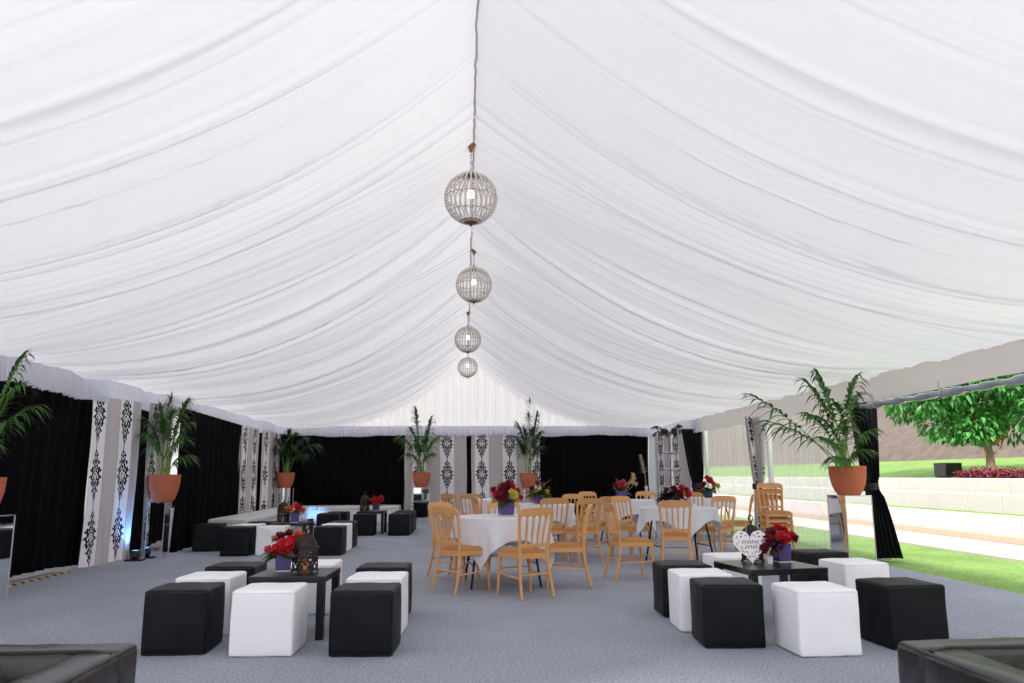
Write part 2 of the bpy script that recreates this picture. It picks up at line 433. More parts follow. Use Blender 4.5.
# ---- valances
def ruffle(path, z0, z1, m, amp=.03, wl=.11, name='trim', seed=1, wave=.02):
    random.seed(seed); pts = [Vector(p) for p in path]; seg = [(pts[i+1]-pts[i]).length for i in range(len(pts)-1)]; T = sum(seg)
    N = int(T/.012)
    ph = [random.uniform(0, 6) for _ in range(6)]
    def at(t):
        d = t*T
        for i, l in enumerate(seg):
            if d <= l or i == len(seg)-1: return pts[i].lerp(pts[i+1], d/l), (pts[i+1]-pts[i]).normalized()
            d -= l
    def fn(a, b):
        p, t = at(a); nrm = Vector((t.y, -t.x)); s = a*T
        k = amp*(.35+.9*(1-b))*(math.sin(2*PI*s/wl+1.6*math.sin(s*3.1+ph[0])) + .5*math.sin(2*PI*s/(wl*2.7)+ph[1]))
        zz = z0+(z1-z0)*b + (1-b)*wave*(math.sin(s*2.2+ph[2])+.5*math.sin(s*7+ph[3])) + (1-b)*.008*math.sin(2*PI*s/wl)
        q = p+nrm*k
        return (q.x, q.y, zz)
    mb = MB(); mb.grid(fn, N, 6); return struct(mb.build(name, m))
ruffle([(-5.32, 5), (-5.3, 12.2), (-5.18, 22.1)], 2.35, 2.69, M['valance'], name='trim_%d' % n); n += 1
ruffle([(-5.3, 22.12), (6.0, 22.12)], 2.36, 2.64, M['valance'], name='trim_%d' % n, seed=2); n += 1
ruffle([(5.72, 22.1), (5.82, 20.0), (5.9, 19.2)], 2.33, 2.68, M['valance'], name='trim_%d' % n, seed=5); n += 1
# canvas eave band on the open right side
def band(a, b):
    y = 19.8-a*22; return (5.93+.02*math.sin(y*2.3)*(1-b)+.008*math.sin(y*9)+.012*math.sin(b*3), y, 2.30+b*.42+.015*math.sin(y*1.7)*(1-b))
mb = MB(); mb.grid(band, 260, 6); struct(mb.build('trim_%d' % n, M['canvas'])); n += 1
# grey sleeve on the band above each post, and the posts
for Y in POSTS:
    mb = MB(); mb.box((6.2, Y, 1.36), (.08, .1, 2.72)); mb.box((6.2, Y, .01), (.18, .2, .02))
    struct(mb.build('trim_%d' % n, M['alu'], bevel=.008)); n += 1

# ---- clear plastic walls
def sheet(y0, y1):
    def fn(a, b):
        y = y0+(y1-y0)*a; z = .03+b*2.3
        return (6.02+.018*math.sin(y*5.2+z*.8)+.012*math.sin(y*13+z*2)+.01*math.sin(z*3), y, z)
    return fn
for i, (a, b) in enumerate(((11.58, 15.43), (15.57, 19.6))):
    mb = MB(); mb.grid(sheet(a, b), 120, 20); struct(mb.build('window_%d' % (i+1), M['plastic']))
# rolled-up clear wall under the band in the open bay
t = empty('rolled_clear_wall', (5.96, 7.35, 2.25)); tag(t, 'clear plastic side wall rolled up and strapped under the cream eave band', 'rolled wall')
mb = MB()
def roll(a, b):
    r = .045+.008*math.sin(a*40+b*12)+.006*math.sin(a*95); q = b*2*PI*1.0
    return (r*math.cos(q), a*3.9, r*math.sin(q)*(1+.1*math.sin(a*17))-.01*math.sin(a*PI))
mb.grid(roll, 90, 14); mb.build('plastic_roll', mat('rolled_grey_plastic', (150, 156, 166), .25, var=.25, scale=6), t)
for yy in (.3, 1.9, 3.5):
    mb = MB(); mb.tube([(.056*math.cos(q), yy+.01*math.sin(q), .056*math.sin(q)) for q in [2*PI*k/14 for k in range(14)]], .007, 6, closed=True)
    mb.box((-.05, yy, .09), (.008, .025, .1)); mb.build('strap', M['canvas'], t)

# ------------------------------------------------------------------ drapes
def drape(path, z0, z1, m, name, label, cat='curtain', group=None, amp=.035, wl=.2, fab=None, u0=0, seed=1, N=None):
    random.seed(seed); pts = [Vector(p) for p in path]; seg = [(pts[i+1]-pts[i]).length for i in range(len(pts)-1)]; T = sum(seg)
    fab = fab or T*1.3; N = N or max(24, int(T/.014)); ph = [random.uniform(0, 6) for _ in range(8)]
    def at(t):
        d = t*T
        for i, l in enumerate(seg):
            if d <= l or i == len(seg)-1: return pts[i].lerp(pts[i+1], d/l), (pts[i+1]-pts[i]).normalized()
            d -= l
    def fn(a, b):
        p, t = at(a); nrm = Vector((t.y, -t.x)); s = a*T; sw = s+.05*math.sin(b*2.5+ph[0])
        k = amp*(.45+.55*(1-b))*(math.sin(2*PI*sw/wl+1.4*math.sin(sw*2.3+ph[1])) + .6*math.sin(2*PI*sw/(wl*2.3)+ph[2]+b)) + .012*math.sin(b*5+s*3+ph[3])*(1-b)
        q = p+nrm*k + t*(.01*math.sin(b*6+ph[4]))
        return (q.x, q.y, z0+(z1-z0)*b+(.012*math.sin(s*4+ph[5]))*(1-b))
    mb = MB(); mb.grid(fn, N, 16, lambda a, b: (u0+a*fab, z0+(z1-z0)*b+.0))
    o = mb.build(name, m, solid=0); tag(o, label, cat, group)
    return o
g1, g2 = 'black drapes on the tent walls', 'damask striped drapes on the tent walls'
drape([(-6.0, 5.2), (-5.9, 9.5), (-5.5, 11.72)], .03, 2.5, M['black_drape'], 'black_curtain', 'plain black drape nearest the camera at left, above the hazard tape', group=g1, amp=.03, seed=1)
drape([(-5.37, 11.48), (-5.1, 12.52)], .02, 2.42, M['damask'], 'damask_curtain', 'damask striped drape between the nearest left black drape and the blue floor light', group=g2, amp=.018, wl=.3, fab=1.5, u0=.19, seed=2)
drape([(-5.75, 13.05), (-5.12, 13.35)], .02, 2.42, M['black_drape'], 'black_curtain', 'narrow black strip of drape just behind the blue floor light', group=g1, amp=.02, seed=3)
drape([(-5.02, 12.6), (-4.87, 13.18)], .02, 2.42, M['damask'], 'damask_curtain', 'narrow damask drape behind the potted palm on the left wall', group=g2, amp=.016, wl=.3, fab=1.2, u0=.05, seed=4)
drape([(-4.82, 13.5), (-5.15, 18.25)], .02, 2.42, M['black_drape'], 'black_curtain', 'wide black drape at left behind the middle lounge set', group=g1, amp=.04, seed=5)
drape([(-5.12, 18.1), (-5.15, 19.78)], .02, 2.42, M['damask'], 'damask_curtain', 'damask drape on left wall just past the wide black drape, nearer of two panels', group=g2, amp=.025, wl=.34, fab=1.6, u0=0, seed=6)
drape([(-5.5, 20.2), (-5.32, 21.4)], .02, 2.42, M['black_drape'], 'black_curtain', 'thin black strip between the two damask panels in the far left corner', group=g1, amp=.01, seed=7)
drape([(-5.15, 20.08), (-5.08, 21.75)], .02, 2.42, M['damask'], 'damask_curtain', 'damask drape in the far left corner beside the corner palm', group=g2, amp=.025, wl=.34, fab=1.6, u0=0, seed=8)
drape([(-5.2, 21.85), (-4.98, 22.2), (-1.69, 22.22)], .02, 2.42, M['black_drape'], 'black_curtain', 'wide black drape on the end wall behind the white corner bench', group=g1, amp=.04, seed=9)
drape([(-1.69, 22.15), (.05, 22.15)], .02, 2.42, M['damask'], 'damask_curtain', 'damask drape on end wall left of the narrow black gap', group=g2, amp=.014, wl=.5, fab=1.76, u0=-.0, seed=10)
drape([(-.02, 22.24), (.26, 22.24)], .02, 2.42, M['black_drape'], 'black_curtain', 'narrow black gap drape between the two damask drapes on end wall', group=g1, amp=.01, seed=11)
drape([(.19, 22.15), (2.15, 22.15)], .02, 2.42, M['damask'], 'damask_curtain', 'damask drape on end wall right of the narrow black gap', group=g2, amp=.014, wl=.5, fab=1.98, u0=.1, seed=12)
drape([(2.13, 22.22), (5.3, 22.22)], .02, 2.42, M['black_drape'], 'black_curtain', 'wide black drape on end wall behind the dining tables', group=g1, amp=.04, seed=13)
drape([(5.28, 22.1), (5.46, 21.9)], .02, 2.42, M['valance'], 'white_curtain', 'narrow plain pale lilac drape at the far right corner', group=None, amp=.02, wl=.12, seed=14)
drape([(5.44, 21.95), (5.86, 19.75)], .02, 2.42, M['damask'], 'damask_curtain', 'damask drape at far right behind the tall silver tiered stand', group=g2, amp=.03, wl=.3, fab=1.9, u0=.1, seed=15)

# curtains tied back at the right-hand posts
def tied(x, y, name, m, label, wt, ww, wb, zt, cx=(0, 0, 0), npl=7, ang=PI/2, u0=0, tie=None, depth=.07, group=None, sw=0):
    """ang: direction along which the curtain is spread; cx: shift along it at top / tie / foot"""
    t = empty(name, (x, y, 0)); tag(t, label, 'curtain', group)
    d = Vector((math.cos(ang), math.sin(ang))); nn = Vector((-d.y, d.x))
    Z1 = 2.4
    def pr(z):
        if z > zt: k = (z-zt)/(Z1-zt); e = k**.7; return ww+(wt-ww)*e, cx[1]+(cx[0]-cx[1])*e, .6+.4*(1-k)
        k = (zt-z)/zt; e = k**.75; return ww+(wb-ww)*e, cx[1]+(cx[2]-cx[1])*e, 1-.2*k
    def fn(a, b):
        z = .02+(Z1-.02)*b; w, c, dp = pr(z)
        # fold a little forward at the two borders so the cloth reads as a gathered column
        u = (a-.5)
        off = depth*dp*math.sin(a*npl*2*PI+.4*math.sin(b*4)) - depth*1.2*(abs(u)*2)**2 + sw*(1-b)
        if abs(z-zt) < .12: off *= .75
        p = Vector((0, 0))+d*(c+u*w)+nn*off
        return (p.x, p.y, z)
    mb = MB(); mb.grid(fn, 90, 40, lambda a, b: (u0+a*1.0, b*2.4)); mb.build('curtain_cloth', m, t, solid=.004)
    w, c, _ = pr(zt)
    mb = MB()
    for dz in (-.035, 0, .035):
        mb.tube([(d.x*(c+math.cos(q)*(w*.56+.012))+nn.x*(math.sin(q)*(depth*1.25)-depth*.3), d.y*(c+math.cos(q)*(w*.56+.012))+nn.y*(math.sin(q)*(depth*1.25)-depth*.3), zt+dz+.01*math.cos(q)) for q in [2*PI*k/24 for k in range(24)]], .02, 8, closed=True)
    mb.build('tieback', tie or m, t)
    return t
gt = 'tied curtains on the right hand posts'
tied(6.0, 11.4, 'tied_black_curtain', M['black_satin'], 'black curtain tied back at the post beside the nearest right palm', .46, .15, .52, 1.06, (.0, .06, .19), ang=.12, group=gt)
tied(5.83, 15.3, 'tied_damask_curtain', M['damask'], 'damask curtain with dark tieback at the middle post on the right', .42, .15, .36, 1.02, (-.02, 0, .04), u0=.1, ang=.12, tie=M['black_satin'], group=gt)
tied(5.83, 19.5, 'tied_black_curtain', M['black_satin'], 'black curtain tied back at the farthest right post beside damask drape', .6, .22, .46, .98, (-.05, .04, .06), ang=.12, group=gt)

# ------------------------------------------------------------------ cube stools
def soft_box(sx, sy, sz, r=.022, n=10, puff=.006, seed=0):
    rd = random.Random(seed); mb = MB(); N = n
    ph = [rd.uniform(0, 6) for _ in range(6)]
    def rnd(p):
        h = (sx/2, sy/2, sz/2); q = []
        c = [max(-h[i]+r, min(h[i]-r, p[i])) for i in range(3)]
        d = [p[i]-c[i] for i in range(3)]; L = math.sqrt(sum(v*v for v in d))
        if L > 1e-9: p = [c[i]+d[i]/L*r for i in range(3)]
        p = list(p)
        for i in range(3):
            j, k = (i+1) % 3, (i+2) % 3
            if abs(p[i]) > h[i]-r*1.01 and abs(p[j]) < h[j] and abs(p[k]) < h[k]:
                b = (1-(p[j]/h[j])**2)*(1-(p[k]/h[k])**2)
                p[i] += math.copysign(puff*b, p[i])*(1+.5*math.sin(9*p[j]+ph[i])) + .0018*math.sin(23*p[j]+11*p[k]+ph[i+3])
        return (p[0], p[1], p[2]+sz/2)
    g = [-.5+i/N for i in range(N+1)]; e = [-1+1e-9]
    def grid_axis(h):
        k = [-h, -h+r*.35, -h+r]+[-h+r+(2*h-2*r)*i/N for i in range(1, N)]+[h-r, h-r*.35, h]
        return k
    A, B, Cc = grid_axis(sx/2), grid_axis(sy/2), grid_axis(sz/2)
    def face(P, Q, f):
        vs = [rnd(f(p, q)) for q in Q for p in P]; a = len(P)
        mb.add(vs, [(j*a+i, j*a+i+1, (j+1)*a+i+1, (j+1)*a+i) for j in range(len(Q)-1) for i in range(a-1)])
    face(A, B, lambda p, q: [p, q, sz/2]); face(B, A, lambda p, q: [q, p, -sz/2])
    face(A, Cc, lambda p, q: [p, -sy/2, q]); face(Cc, A, lambda p, q: [q, sy/2, p])
    face(B, Cc, lambda p, q: [sx/2, p, q]); face(Cc, B, lambda p, q: [-sx/2, q, p])
    return mb
def ring(sx, sy, z, r, rc=.02):
    p = []
    for cx, cy, q0 in ((1, 1, 0), (-1, 1, PI/2), (-1, -1, PI), (1, -1, 1.5*PI)):
        for k in range(4):
            q = q0+k*PI/6; p.append((cx*(sx/2-rc)+rc*math.cos(q), cy*(sy/2-rc)+rc*math.sin(q), z))
    mb = MB(); mb.tube(p, r, 5, closed=True); return mb
SP = {}
for key, mm, pm in (('black', 'leather_black', 'piping_black'), ('white', 'leather_white', 'piping_white')):
    t = empty('cube_stool')
    soft_box(.45, .45, .45, seed=3 if key == 'black' else 8).build('upholstered_body', M[mm], t)
    mb = ring(.45, .45, .447-.014, .0028); mb.build('top_seam', M[pm], t)
    mb = ring(.444, .444, .012, .004); mb.build('hem', M[pm], t)
    SP[key] = [t, False]
def stool(kind, x, y, a, label, group):
    """x, y: front-left corner on the carpet"""
    src, used = SP[kind]; o = copy_tree(src) if used else src; SP[kind][1] = True
    cx = x+.225*math.cos(a)-.225*math.sin(a); cy = y+.225*math.sin(a)+.225*math.cos(a)
    place(o, cx, cy, 0, a); tag(o, label, 'stool', group); return o
G1, G2, G3, G4 = ('cube stools of the %s lounge set' % q for q in ('front left', 'front right', 'middle left', 'far left'))
B, W = 'black', 'white'
stool(B, -2.301, 5.922, .01, 'black leather cube stool at front left corner of the front left lounge set', G1)
stool(W, -1.661, 5.837, -.024, 'white cube stool at the front of the front left lounge set, before lantern table', G1)
stool(B, -.956, 5.786, -.064, 'black leather cube stool at front right corner of the front left lounge set', G1)
stool(W, -2.34, 6.62, -.03, 'white cube stool directly behind the front left black cube of its set', G1)
stool(B, -2.36, 7.4, -.03, 'black cube stool at back left corner of the front left lounge set', G1)
stool(W, -.95, 6.47, -.06, 'white cube stool squeezed between two black cubes on right side of front left set', G1)
stool(B, -.97, 7.18, -.07, 'black cube stool at back right corner of the front left lounge set', G1)
stool(W, -1.66, 7.52, -.03, 'white cube stool behind the lantern table of the front left lounge set', G1)
stool(B, 1.762, 5.828, -.062, 'black cube stool at front left corner of the front right lounge set', G2)
stool(W, 2.338, 5.5, .036, 'white cube stool at the front of the heart plaque table', G2)
stool(B, 3.09, 5.659, .069, 'big looking black cube stool at right end near the grass edge', G2)
stool(W, 1.75, 6.43, -.05, 'white cube stool between two black cubes on left side of front right set', G2)
stool(B, 1.78, 7.06, -.02, 'black cube stool at back left corner of front right set, near the dining chairs', G2)
stool(W, 2.5, 7.72, .05, 'white cube stool behind the heart plaque table', G2)
stool(W, 3.45, 7.06, .08, 'white cube stool between black cubes on right side of front right set', G2)
stool(B, 3.55, 8.0, .1, 'black cube stool at back right corner of front right set, below the mirror pedestal', G2)
stool(B, -3.9, 12.93, -.01, 'black cube stool at front left corner of the middle left lounge set', G3)
stool(W, -3.36, 13.0, -.02, 'white cube stool at the front of the middle left set, seen above the red flowers', G3)
stool(B, -2.42, 12.87, -.05, 'black cube stool at front right corner of the middle left lounge set', G3)
stool(W, -3.9, 13.55, -.01, 'white cube stool behind the front left black cube of the middle left set', G3)
stool(B, -3.88, 14.3, -.01, 'black cube stool at back left corner of the middle left lounge set', G3)
stool(B, -4.62, 13.78, .05, 'black cube stool standing apart in front of the wide left black drape', G3)
stool(W, -2.42, 13.5, -.05, 'white cube stool between two black cubes on right side of the middle left set', G3)
stool(B, -2.42, 14.2, -.05, 'black cube stool at back right corner of the middle left lounge set', G3)
stool(B, -2.37, 16.95, -.02, 'black cube stool at the front middle of the far left lounge set', G4)
stool(B, -1.62, 16.9, -.04, 'black cube stool at front right corner of the far left lounge set', G4)
stool(B, -3.2, 17.3, -.02, 'black cube stool at front left of the far left lounge set', G4)
stool(B, -3.1, 18.0, -.02, 'black cube stool at back left of the far left lounge set', G4)
stool(B, -1.6, 17.6, -.04, 'black cube stool second in the right hand column of the far left set', G4)
stool(B, -1.6, 18.3, -.04, 'black cube stool at back right corner of the far left lounge set', G4)

# low black tables
def low_table(s=.6):
    t = empty('low_table'); h = .48
    mb = MB(); mb.box((0, 0, h-.025), (s, s, .05)); mb.build('tabletop', M['table_black'], t, bevel=.004)
    for sx in (-1, 1):
        for sy in (-1, 1):
            mb = MB(); mb.box((sx*(s/2-.032), sy*(s/2-.032), (h-.05)/2), (.06, .06, h-.05)); mb.build('leg', M['table_black'], t, bevel=.003)
    return t
LT = low_table()
for i, (x, y, a, lb) in enumerate(((-1.38, 6.68, -.05, 'low black square table of the front left set, holding a lantern and red flowers'),
                                   (2.66, 6.83, .13, 'low black square table carrying the white heart plaque'),
                                   (-2.95, 13.75, -.03, 'low black table in the middle left lounge set with a lantern and orange flowers'),
                                   (-2.06, 17.75, -.03, 'low black table farthest away, between black cube stools before the end drape'))):
    o = LT if i == 0 else low_table(.7) if i == 1 else copy_tree(LT); place(o, x, y, 0, a); tag(o, lb, 'coffee table', 'low black lounge tables')

# ------------------------------------------------------------------ front armchairs (only their far corners are in view)
def armchair(x0, x1, yb, lab):
    w = x1-x0; d = .95; H = .65
    t = empty('leather_armchair', ((x0+x1)/2, yb-d/2, 0)); tag(t, lab, 'armchair', 'black leather armchairs in the foreground')
    bt, at = .17, .17
    soft_box(w, bt, H-.06, r=.03).build('backrest', M['leather_sofa'], t, loc=(0, d/2-bt/2, .06))
    for sx in (-1, 1):
        soft_box(at, d-bt+.02, H-.06, r=.03).build('armrest', M['leather_sofa'], t, loc=(sx*(w/2-at/2), -bt/2+.0, .06))
    soft_box(w-2*at-.01, d-bt-.02, .36, r=.04, puff=.02).build('seat_cushion', M['leather_sofa'], t, loc=(0, -bt/2-.01, .06))
    # piping round the outer top edge and along the inner edge
    p = [(-w/2+.012, -d/2+.02, H-.012), (-w/2+.012, d/2-.03, H-.012), (-w/2+.03, d/2-.012, H-.012), (w/2-.03, d/2-.012, H-.012), (w/2-.012, d/2-.03, H-.012), (w/2-.012, -d/2+.02, H-.012)]
    mb = MB(); mb.tube(p, .009, 6); mb.build('piping', M['piping_black'], t)
    p = [(-w/2+.02, d/2-bt-.03, H-.004), (-w/2+at*.6, d/2-bt+.0, H+.002), (-w/2+at+.03, d/2-bt+.015, H-.002), (w/2-at-.03, d/2-bt+.015, H-.002), (w/2-at*.6, d/2-bt, H+.002), (w/2-.02, d/2-bt-.03, H-.004)]
    mb = MB(); mb.tube(p, .008, 6); mb.build('inner_piping', M['piping_black'], t)
    for sx in (-1, 1):
        for sy in (-1, 1):
            mb = MB(); mb.lathe([(.022, 0), (.028, .065)], (sx*(w/2-.08), sy*(d/2-.08), 0), 12); mb.build('foot', M['steel_black'], t)
armchair(-2.2, -1.21, 3.12, 'black leather armchair corner at the bottom left of the view')
armchair(1.6, 2.6, 2.93, 'black leather armchair corner at the bottom right of the view')

# ------------------------------------------------------------------ white corner bench
t = empty('corner_bench', (-4.6, 21, 0)); tag(t, 'long white upholstered corner bench along the far left and end walls', 'bench')
def lbox(x0, x1, y0, y1, z0, z1, nm, m, bv=.02):
    mb = MB(); mb.box(((x0+x1)/2+4.6, (y0+y1)/2-21, (z0+z1)/2), (x1-x0, y1-y0, z1-z0)); mb.build(nm, m, t, bevel=bv, seg=3)
lbox(-4.86, -4.16, 15.3, 21.2, .0, .36, 'base', M['bench']); lbox(-4.98, -1.75, 21.21, 22.02, .0, .36, 'base', M['bench'])
y = 15.3
while y < 21: lbox(-4.87, -4.14, y, min(y+1.45, 21.2), .36, .46, 'seat_pad', M['bench'], .03); y += 1.475
x = -4.98
while x < -1.9: lbox(x, min(x+1.06, -1.74), 21.21, 22.03, .36, .46, 'seat_pad', M['bench'], .03); x += 1.08

# ------------------------------------------------------------------ banquet chairs
def make_chair():
    t = empty('banquet_chair'); wd = M['wood']
    for s in (-1, 1):
        mb = MB(); mb.tube([(s*.195, -.29, 0), (s*.187, -.245, .14), (s*.172, -.212, .3), (s*.166, -.2, .43), (s*.172, -.204, .52), (s*.185, -.222, .66), (s*.198, -.25, .8), (s*.203, -.268, .875)], [.015, .0165, .0185, .02, .019, .0175, .0165, .016], 8); mb.build('rear_leg', wd, t)
        mb = MB(); mb.tube([(s*.208, .222, 0), (s*.203, .215, .05), (s*.196, .205, .2), (s*.187, .192, .38), (s*.185, .19, .43)], [.0125, .015, .018, .02, .021], 10); mb.build('front_leg', wd, t)
        mb = MB(); mb.tube([(s*.199, .209, .22), (s*.185, -.236, .2)], .009, 8); mb.build('side_stretcher', wd, t)
    mb = MB(); mb.tube([(-.198, .207, .27), (.198, .207, .27)], .009, 8); mb.build('front_stretcher', wd, t)
    mb = MB(); mb.tube([(-.18, -.228, .235), (.18, -.228, .235)], .009, 8); mb.build('rear_stretcher', wd, t)
    # seat frame: trapezoid ring
    def trap(g): return [(-.205+g, .215-g), (.205-g, .215-g), (.178-g, -.212+g), (-.178+g, -.212+g)]
    mb = MB(); o_, i_ = trap(0), trap(.03); vs = []
    for z in (.395, .445):
        vs += [(x, y, z) for x, y in o_]+[(x, y, z) for x, y in i_]
    fs = []
    for k in range(4):
        l = (k+1) % 4
        fs += [(k, l, 8+l, 8+k), (4+l, 4+k, 12+k, 12+l), (8+k, 8+l, 12+l, 12+k), (l, k, 4+k, 4+l)]
    mb.add(vs, fs); mb.build('seat_frame', wd, t, smooth=False)
    # padded seat
    def pad(a, b):
        y = -.2+.42*b; hw = .176+(.212-.176)*b; x = (a*2-1)*hw
        e = (1-abs(a*2-1)**6)*(1-abs(b*2-1)**6)
        return (x, y, .445+.042*max(0, e)**.5)
    mb = MB(); mb.grid(pad, 16, 16); mb.box((0, .0, .438), (.34, .36, .016)); mb.build('seat_pad', M['pad'], t)
    # back: crest rail, lower rail, splats, all following the raked, slightly curved back
    def by(z): 
        zs = [.43, .52, .66, .8, .875, .93]; ys = [-.2, -.204, -.222, -.25, -.268, -.283]
        return float(np.interp(z, zs, ys))
    def bent(x, z, f): return by(z)-.022*(1-(x/.21)**2)*min(1, (z-.5)/.3)+f
    def slab(outline_top, outline_bot, xs, th, name):
        vs = []; n_ = len(xs)
        for f in (-th/2, th/2):
            for x, zt, zb in zip(xs, outline_top, outline_bot): vs += [(x, bent(x, zb, f), zb), (x, bent(x, zt, f), zt)]
        fs = []
        for i in range(n_-1):
            a = i*2; b = 2*n_+i*2
            fs += [(a, a+2, a+3, a+1), (b+1, b+3, b+2, b), (a+1, a+3, b+3, b+1), (a+2, a, b, b+2)]
        fs += [(0, 1, 2*n_+1, 2*n_), (2*n_-1, 2*n_-2, 4*n_-2, 4*n_-1)]
        mb = MB(); mb.add(vs, fs); mb.build(name, wd, t)
    NX = 61; xs = [-.214+.428*i/(NX-1) for i in range(NX)]
    def cres(x):  # rounded crest with soft shoulders
        u = abs(x)/.214; return .905+.016*(1-u*u)-.05*max(0, (u-.8)/.2)**2.2
    def scal(x):  # five pointed arches between the posts
        u = (x+.19)/.38*5; f = (u-math.floor(u))-.5
        if u < 0 or u > 5: return .80
        return .838-.045*(abs(f)*2)**2.6
    slab([cres(x) for x in xs], [scal(x) for x in xs], xs, .024, 'crest_rail')
    xs2 = [-.178+.356*i/(NX-1) for i in range(NX)]
    def low(x):
        u = (x+.165)/.33*5; f = (u-math.floor(u))-.5
        return .545+.022*(abs(f)*2)**2.2
    slab([low(x) for x in xs2], [.512]*NX, xs2, .02, 'lower_rail')
    for k in range(4):
        xt = -.19+.38*(k+1)/5; xb = -.165+.33*(k+1)/5; zz = [.55, .6, .66, .72, .78, .815]
        ww = [.007, .0085, .0115, .0115, .009, .0075]; vs = []
        for z, w in zip(zz, ww):
            x = xb+(xt-xb)*(z-.55)/.265; y = bent(x, z, 0)
            vs += [(x-w, y-.006, z), (x+w, y-.006, z), (x+w, y+.006, z), (x-w, y+.006, z)]
        fs = [(i*4+j, i*4+(j+1) % 4, (i+1)*4+(j+1) % 4, (i+1)*4+j) for i in range(len(zz)-1) for j in range(4)]
        mb = MB(); mb.add(vs, fs); mb.build('splat', wd, t)
    return t
CH = make_chair(); ch_used = [False]
def chair(x, y, tx, ty, label, z=0, group='wooden banquet chairs around the round tables'):
    """x,y: centre of the seat; faces the point tx,ty"""
    o = copy_tree(CH) if ch_used[0] else CH; ch_used[0] = True
    place(o, x, y, z, math.atan2(ty-y, tx-x)-PI/2); return tag(o, label, 'chair', group)
chair(-.02, 8.86, .75, 9.58, 'wooden banquet chair nearest on the left, at left front of the nearest round table')
chair(.64, 8.5, .2, 9.4, 'wooden banquet chair closest to the camera, its back turned, right front of nearest table')
chair(1.17, 9.12, .3, 9.22, 'wooden banquet chair on right side of the nearest round table, seat facing left')
chair(.5, 10.1, .45, 9.3, 'wooden banquet chair behind the nearest table, mostly hidden by cloth and purple vase')
chair(-.12, 9.98, .6, 9.3, 'wooden banquet chair directly behind the leftmost chair, its top rail just above it')
chair(1.32, 11.9, 1.25, 13, 'wooden banquet chair with its back to us between nearest table and greenery vase table')
chair(1.78, 13.75, 1.25, 13, 'wooden banquet chair behind the greenery vase table, top rail over the others')
chair(.42, 12.8, 1.25, 13, 'wooden banquet chair left of the greenery vase table, seen past the big red bouquet')
chair(1.72, 11.65, 1.2, 12.9, 'wooden banquet chair with dark slats in the aisle, right front of greenery vase table')
chair(1.98, 12.4, 1.25, 12.9, 'wooden banquet chair seen from its side in the aisle, facing the greenery vase table')
chair(-.12, 15.2, .5, 15.8, 'wooden banquet chair left of the farthest table, the left one of that pair')
chair(.2, 14.85, .5, 15.8, 'wooden banquet chair before the farthest table, against the narrow black gap')
chair(1.15, 15.75, .5, 15.8, 'wooden banquet chair right of the farthest table, below the end wall palm')
chair(2.62, 15.65, 3.05, 14.8, 'wooden banquet chair on far side of the pampas vase table, against the black drape')
chair(3.55, 15.6, 3.05, 14.8, 'wooden banquet chair on far right of the pampas vase table, top rail highest there')
chair(2.06, 9.72, 3.0, 9.86, 'wooden banquet chair seen from the side at left of the front right dining table')
chair(2.62, 12.2, 3.1, 11.4, 'wooden banquet chair at back left of front right dining table, fan of splats showing')
chair(2.84, 10.5, 3.05, 11.3, 'wooden banquet chair with back to us at the front of front right dining table')
chair(3.86, 11.95, 3.15, 11.35, 'wooden banquet chair on right of front right dining table, turned toward us')
chair(4.55, 15.2, 5.1, 16, 'wooden banquet chair at left of the back right table by the windows')
chair(4.58, 13.05, 3.6, 13.4, 'narrow looking wooden banquet chair just left of the stacked chairs')
for k in range(3):
    chair(5.02, 12.5-.02*k, 4.9, 11.3, ('bottom chair of the stack of three wooden chairs by the window', 'middle chair in the stack of three wooden chairs by the window', 'topmost chair in the stack of three wooden chairs by the window')[k], z=.095*k, group='stacked wooden chairs by the window')

# ------------------------------------------------------------------ round tables with square cloths
def round_table(x, y, R=.55, h=.775):
    t = empty('round_table')
    mb = MB(); mb.lathe([(0, h-.025), (R, h-.025), (R, h), (0, h)], n=40, cap=False); mb.build('tabletop', M['pad'], t)
    for sx in (-1, 1):
        for sy in (-1, 1):
            mb = MB(); mb.tube([(sx*.3, sy*.2, h-.03), (sx*.4, sy*.3, 0)], .0135, 8); mb.tube([(sx*.33, sy*.23, h-.2), (sx*.14, sy*.2, h-.035)], .008, 6); mb.build('leg', M['steel_black'], t)
        mb = MB(); mb.tube([(sx*.37, -.27, .25), (sx*.37, .27, .25)], .009, 6); mb.build('crossbar', M['steel_black'], t)
    place(t, x, y); return t
def cloth(x, y, rz, R=.55, h=.78, half=.82, seed=1):
    rd = random.Random(seed); ph = [rd.uniform(0, 6) for _ in range(5)]
    def fn(a, b):
        u, v = (a*2-1)*half, (b*2-1)*half; r = math.hypot(u, v); th = math.atan2(v, u)
        if r <= R: return (u, v, h+.002)
        d = r-R; e = min(1, d/.25)
        wob = .5*math.sin(th*9+ph[0])+.35*math.sin(th*14+ph[1])+.3*math.sin(th*5+ph[2])
        rr = R+.012+.05*d+.055*e*wob*min(1, d*3)
        rr = max(rr, R+.006)
        zz = h+.002-max(0, d-.008)*.985
        return (rr*math.cos(th), rr*math.sin(th), zz)
    mb = MB(); mb.grid(fn, 90, 90); o = mb.build('tablecloth', M['tablecloth'], loc=(x, y, 0), rot=(0, 0, rz)); return o
